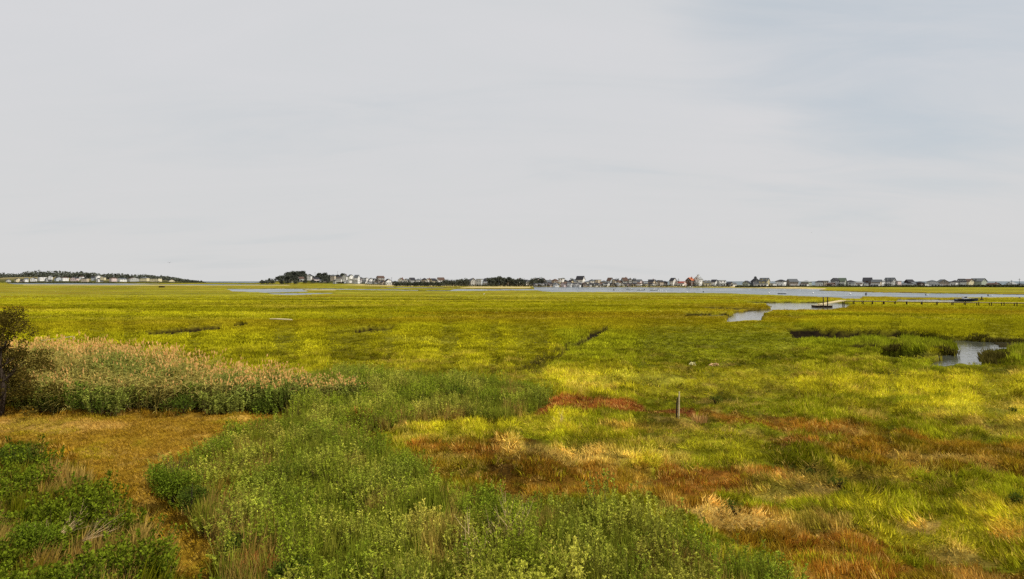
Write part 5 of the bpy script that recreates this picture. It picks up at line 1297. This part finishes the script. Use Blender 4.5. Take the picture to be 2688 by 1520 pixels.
rr = random.Random(5)
def auto_house(lst, off, sc, ysc, Dfun, grp, where, lod=1, zbfun=None, decks=.2):
    lst = sorted(lst); 
    for i, (x0, x1, yt) in enumerate(lst):
        st = rr.choice(['front', 'side', 'side', 'hip', 'front', 'flat' if x1 - x0 > 60 else 'front'])
        wl_ = rr.choice(['white', 'white', 'white', 'cream', 'grey', 'shingle', 'tan', 'white', 'white', 'pink', 'blue']); rf = rr.choice(['dark', 'grey', 'dark', 'brown', 'dark', 'grey'])
        X = off + (x0 + x1) / 2 * sc; Yt_ = 680 + yt * ysc; D = Dfun(X)
        sty = {'front': 'gabled', 'side': 'long roofed', 'hip': 'hip roofed', 'flat': 'flat topped'}[st]; wn_ = {'shingle': 'shingled', 'sage': 'grey green', 'pink': 'pale pink'}.get(wl_, wl_)
        lb = '%s %s house, %s roof, %s from left %s' % (wn_, sty, {'lgrey': 'pale grey'}.get(rf, rf), ORD[i], where)
        zb = zbfun(X, Yt_, D) if zbfun else None
        house(X, Yt_, (x1 - x0) * sc, D, st, wl_, rf, lb, grp, zb=zb, lod=lod, yaw=rr.choice((-.5, -.4, .35, .45, .55)), deck=rr.random() < decks, chim=rr.random() < .2)
mid = [(150, 232, 240), (240, 326, 247), (330, 440, 240), (600, 660, 262), (735, 790, 245), (805, 885, 258), (975, 1022, 236), (1045, 1096, 246), (1102, 1178, 262), (1182, 1258, 246), (1266, 1336, 240),
       (1436, 1480, 252), (1482, 1592, 212), (1600, 1646, 272), (1650, 1712, 250), (1716, 1788, 256), (1792, 1870, 266), (1874, 1940, 233), (1944, 1990, 252), (1994, 2046, 266), (2050, 2126, 232), (2130, 2166, 246),
       (2170, 2228, 246), (2240, 2306, 255), (2310, 2384, 276), (2388, 2470, 255), (2476, 2540, 264), (1350, 1430, 272), (885, 925, 262), (925, 972, 254), (1020, 1046, 262), (1336, 1360, 256), (1400, 1438, 262), (660, 700, 258), (700, 736, 262)]
auto_house(mid, 1200, .2112, .2112, lambda X: 700 if X < 1450 else 670, 'houses along the middle shore', 'behind the middle river')
front = [(1000, 1050, 298), (1060, 1110, 300), (1130, 1180, 292), (1200, 1262, 296), (1300, 1372, 290), (1400, 1440, 298), (1560, 1620, 292), (1700, 1752, 296), (1850, 1900, 294), (1960, 2010, 300), (2060, 2110, 298), (2250, 2310, 300), (950, 985, 300), (1110, 1132, 302), (1375, 1398, 298), (1445, 1480, 300), (1490, 1550, 296), (1640, 1690, 298), (1765, 1800, 298), (1805, 1845, 300), (1910, 1950, 298), (2130, 2165, 300), (2180, 2235, 296), (2330, 2380, 300), (2400, 2450, 297)]
auto_house(front, 1200, .2112, .2112, lambda X: 640 if X < 1450 else 618, 'low cottages in front of the middle shore', 'among the low front cottages', decks=.5)
hillh = [(590, 634, 203), (690, 752, 180), (786, 832, 152), (832, 906, 186), (1020, 1072, 156), (1040, 1142, 198), (1082, 1140, 166), (1142, 1192, 156), (1332, 1400, 190), (1402, 1452, 190), (1480, 1562, 170), (1564, 1634, 200),
         (1702, 1762, 190), (1808, 1872, 188), (1876, 1932, 197), (1940, 1992, 190), (2026, 2082, 196), (2090, 2170, 186), (2404, 2482, 196), (2486, 2575, 204), (1250, 1330, 205), (1450, 1500, 215), (1640, 1700, 222), (960, 1010, 215), (900, 950, 206), (1150, 1200, 212), (1210, 1250, 214), (1380, 1430, 220), (1520, 1570, 222), (1180, 1215, 205), (1300, 1345, 182), (1345, 1390, 205), (1440, 1480, 196), (1765, 1806, 198), (1995, 2024, 196), (845, 880, 206), (1060, 1100, 210)]
def hz_(X, Yt, D):
    top = zat(Yt, D); return max(1.3, top - 9.0)
auto_house(hillh, 600, .261, .261, lambda X: 1130 if X < 880 else (1000 if X < 1000 else (840 if X < 1100 else 760)), 'houses around the wooded hill', 'around the wooded hill', zbfun=hz_)
for k_, (xx, ww, yy, lb_) in enumerate(((1222, 15, 156, 'left of the twin tall white houses right of the wooded hill'), (1285, 14, 160, 'right of the twin tall white houses right of the wooded hill'))):
    house(600 + xx * .261, 680 + yy * .261, ww, 980, ('front', 'side')[k_], 'white', 'grey', lb_, 'houses around the wooded hill', zb=4.0, deck=True)
head = [(50, 92, 204), (140, 192, 194), (196, 226, 204), (238, 272, 190), (298, 350, 186), (370, 440, 181), (442, 500, 186), (480, 516, 166), (540, 600, 182), (604, 668, 181), (700, 770, 182), (790, 832, 170), (806, 872, 188),
        (912, 950, 176), (950, 1000, 164), (960, 1020, 190), (1004, 1050, 172), (1090, 1160, 186), (1170, 1250, 192), (1270, 1370, 186), (1400, 1480, 184), (1500, 1600, 196), (1680, 1740, 206)]
auto_house(head, 0, .261, .261, lambda X: 1850, 'houses on the far left headland', 'on the far left headland', lod=2, zbfun=lambda X, Yt, D: max(1.3, zat(Yt, D) - 9.5), decks=0)

# ------------------------------------------------------------------ far trees and scrub
def far_tree_mesh(seed, h, w_, n=650):
    r = np.random.default_rng(seed); cs = []
    for i in range(16):
        t = r.random(); R_ = w_ / 2 * (math.sin(math.pi * (.22 + .68 * t))); a = r.uniform(0, 6.28); q = R_ * .7 * math.sqrt(r.random()); s = w_ * r.uniform(.14, .24)
        cs.append((q * math.cos(a), q * math.sin(a), h * (.16 + .72 * t), s, s, s * .8))
    V, Fc, va = leaf_cloud(r, n, cs, h * .13, .9)
    return V, Fc
FT = []
for i in range(5):
    h, w_ = (9, 11) if i < 3 else (5, 8)
    V, Fc = far_tree_mesh(40 + i, h, w_); V[:, 2] = np.maximum(V[:, 2], .1)
    tb = MB(); tb.tube([(0, 0, -1.5), (0, 0, h * .3), (.1, 0, h * .7)], [.28, .22, .06], 6)
    FT.append((mesh_np('crown', V, Fc, 4, [M['fartree']]), tb.mesh('trunk', [M['bark']]), h))
def far_tree(X, Ytop, D, k, label, group, s=None):
    cr, tr, h = FT[k]; top = zat(Ytop, D); x = atD(X, D); gz = float(terrain(np.array([x]), np.array([float(D)]))[0][0])
    hh = max(2.5, min(top - gz, 17)); s = hh / h
    root = empty('far_tree', (x, D, top - hh)); root.scale = (s, s, s); root.rotation_euler = (0, 0, random.uniform(0, 6.28)); tag(root, label, 'tree', group)
    link(bpy.data.objects.new('crown', cr), root); link(bpy.data.objects.new('trunk', tr), root)
# hill crown (T px): outline of tops
ho = [(690, 734), (705, 730), (720, 727), (735, 722), (752, 714), (765, 710.5), (780, 709.5), (793, 712), (802, 716), (812, 722), (826, 724), (832, 719), (843, 716.5), (856, 717), (868, 720), (880, 722), (897, 718)]
for i, (X, Yt) in enumerate(ho):
    for j in range(6):
        far_tree(X + random.uniform(-8, 8), Yt + j * 4.0 + random.uniform(-.5, 1.5), 1330 - j * 40, random.randrange(3), 'dark rounded tree in the wood crowning the hill left of centre', 'trees of the wooded hill')
for X, Yt, D in ((688, 736, 1080), (700, 735, 1080), (716, 733, 1080), (740, 733, 1080), (756, 735, 1080), (776, 735, 1075), (800, 734, 1080), (822, 734, 1080), (845, 735, 1070), (860, 736, 1060), (884, 737, 1040)):
    far_tree(X, Yt, D, random.choice((3, 4)), 'low dark tree at the foot of the wooded hill', 'trees at the foot of the hill')
for X, Yt, D, n in ((1290, 728, 690, 2), (1300, 727, 695, 2), (1310, 727, 692, 1), (1320, 728, 700, 2), (1222, 733, 700, 3), (1210, 734, 700, 4), (1335, 729, 700, 1), (1344, 731, 690, 2), (1362, 732, 690, 4), (1398, 733, 680, 3), (1372, 733, 690, 3)):
    far_tree(X, Yt, D, n, 'dark bushy tree among the houses right of the middle', 'dark trees among the middle houses')
for i, X in enumerate(np.arange(1040, 1166, 7.5)):
    far_tree(X, 739.5 + random.uniform(-1, 1.6), 655, random.choice((3, 4)), 'low dark tree in the isolated thicket on the marsh edge', 'trees of the marsh edge thicket')
for i, X in enumerate(np.arange(1166, 1240, 9)):
    far_tree(X, 735 + random.uniform(-1, 1.5), 735, random.choice((3, 4, 1)), 'dark tree in the line behind the thicket', 'trees between the thicket and middle houses')
for X in (485, 495, 504, 512, 520, 528): far_tree(X, 736 + random.uniform(-.5, .8), 1800, 3, 'low dark tree at the tip of the far left headland', 'trees at the headland tip')
for X, Yt in ((1478, 732), (1500, 733), (1620, 733), (1665, 733), (1420, 731), (1405, 732)): far_tree(X, Yt, 690, 3, 'small dark tree between the middle shore houses', 'small trees between the middle shore houses')

def scrub_line(name, pts, dy, hgt, n, size, mat, label, cat):
    """a low hedge or wood along a line of (X, D, base height, top height)"""
    r = np.random.default_rng(len(name) * 7); P = np.array(pts, float); t = r.uniform(0, len(P) - 1.001, n); i = t.astype(int); f = t - i
    Q = P[i] * (1 - f)[:, None] + P[i + 1] * f[:, None]
    D = Q[:, 1] + r.uniform(-dy, dy, n); x = (Q[:, 0] - CX) * D / F_PX
    ln = fbm(x / (hgt * 2.5), D / (hgt * 2.5), 12, 3)
    z = Q[:, 2] + (Q[:, 3] - Q[:, 2]) * r.random(n) ** .6 * (.45 + 1.0 * ln)
    c = np.stack([x, D, z], 1); d = r.normal(size=(n, 3)); d /= np.linalg.norm(d, axis=1)[:, None]; e = np.cross(d, r.normal(size=(n, 3))); e /= np.linalg.norm(e, axis=1)[:, None]
    s = size * r.uniform(.5, 1.3, (n, 1))
    V = np.stack([c - d * s, c - e * s * .7, c + d * s, c + e * s * .7], 1).reshape(-1, 3)
    o = link(bpy.data.objects.new(name, mesh_np(name, V, np.arange(n * 4).reshape(-1, 4), 4, [mat]))); tag(o, label, cat, kind='stuff')
scrub_line('dune_scrub', [(1930, 560, -.3, 1.1), (2100, 540, -.3, 1.3), (2300, 520, -.3, 1.4), (2500, 515, -.2, 2.0), (2700, 505, -.2, 2.2), (3000, 500, -.2, 2.2)], 9, 3, 15000, .7, M['scrub'], 'dark low scrub hedge in front of the right beach houses', 'scrub')
scrub_line('shore_scrub', [(1160, 660, 0, 1.6), (1400, 640, 0, 1.4), (1700, 606, 0, 1.4), (1920, 580, 0, 1.2)], 6, 2, 2600, .7, M['scrub'], 'patchy dark scrub along the middle shore', 'scrub')
scrub_line('headland_wood', [(-300, 2450, 5, 34), (-100, 2400, 5, 34), (0, 2350, 5, 34), (50, 2350, 5, 36), (100, 2350, 5, 42), (150, 2350, 5, 42), (200, 2350, 5, 41), (240, 2350, 5, 39), (300, 2300, 2, 28), (340, 2250, 2, 30), (420, 2200, 1, 24), (480, 2150, 0, 12), (520, 2100, 0, 5)],
           60, 14, 15000, 3.4, M['fartree'], 'dark wood along the ridge of the far left headland', 'wood')
scrub_line('headland_scrub', [(-300, 1790, 0, 3), (270, 1790, 0, 3), (400, 1790, 0, 4.5), (540, 1790, 0, 3)], 12, 5, 3000, 1.6, M['scrub'], 'dark scrub at the foot of the far left headland', 'scrub')

# utility poles on the skyline, shore fence, sea wall
for i, (X, Yt, D, lb) in enumerate(((827, 714, 1100, 'utility pole on the wooded hill, left of two'), (886, 712.5, 1100, 'utility pole at the right shoulder of the wooded hill'), (1028, 728, 840, 'utility pole in the gap right of the hill houses'),
                    (1104, 729, 760, 'utility pole behind the marsh edge thicket'), (1781, 731, 640, 'utility pole right of the tall narrow white house'), (2676, 731, 560, 'utility pole at the right frame edge'), (1655, 729, 660, 'utility pole behind the cabin cruiser'),
                    (2655, 735, 560, 'antenna mast by the small white house near the right edge'))):
    top = zat(Yt, D); root = empty('utility_pole', (atD(X, D), D, 0)); tag(root, lb, 'utility pole')
    mb = MB(); mb.tube([(0, 0, 0), (0, 0, top)], [.22, .16], 6); mb.build('pole', M['bark'], root)
    mb = MB(); mb.box(-1.2, 1.2, -.08, .08, top - 1.0, top - .8); mb.build('crossarm', M['bark'], root)
def shore_fence(X0, X1, D, label, n, h=1.3):
    xa, xb = atD(X0, D), atD(X1, D); root = empty('shore_fence', (xa, D, .6)); tag(root, label, 'fence')
    for z_ in (.55, 1.05):
        mb = MB(); mb.box(0, xb - xa, -.06, -.01, z_, z_ + .18); mb.build('rail', M['darkwood'], root)
    pm = MB(); pm.box(-.16, .16, 0, .25, -1.5, h); me = pm.mesh('post', [M['darkwood']])
    for i in range(n):
        o = bpy.data.objects.new('post', me); link(o, root); o.location = ((xb - xa) * i / (n - 1), 0, 0)
shore_fence(1160, 1300, 655, 'dark post and rail fence along the shore right of the thicket', 26)
shore_fence(960, 1035, 770, 'dark post and rail fence left of the thicket', 16)
shore_fence(1300, 1420, 635, 'pale grey fence line below the middle houses', 20)
print('OBJECTS', len(bpy.data.objects), 'TRIS', sum(len(o.data.loops) - 2 * len(o.data.polygons) for o in COL.objects if o.type == 'MESH' and o.data))
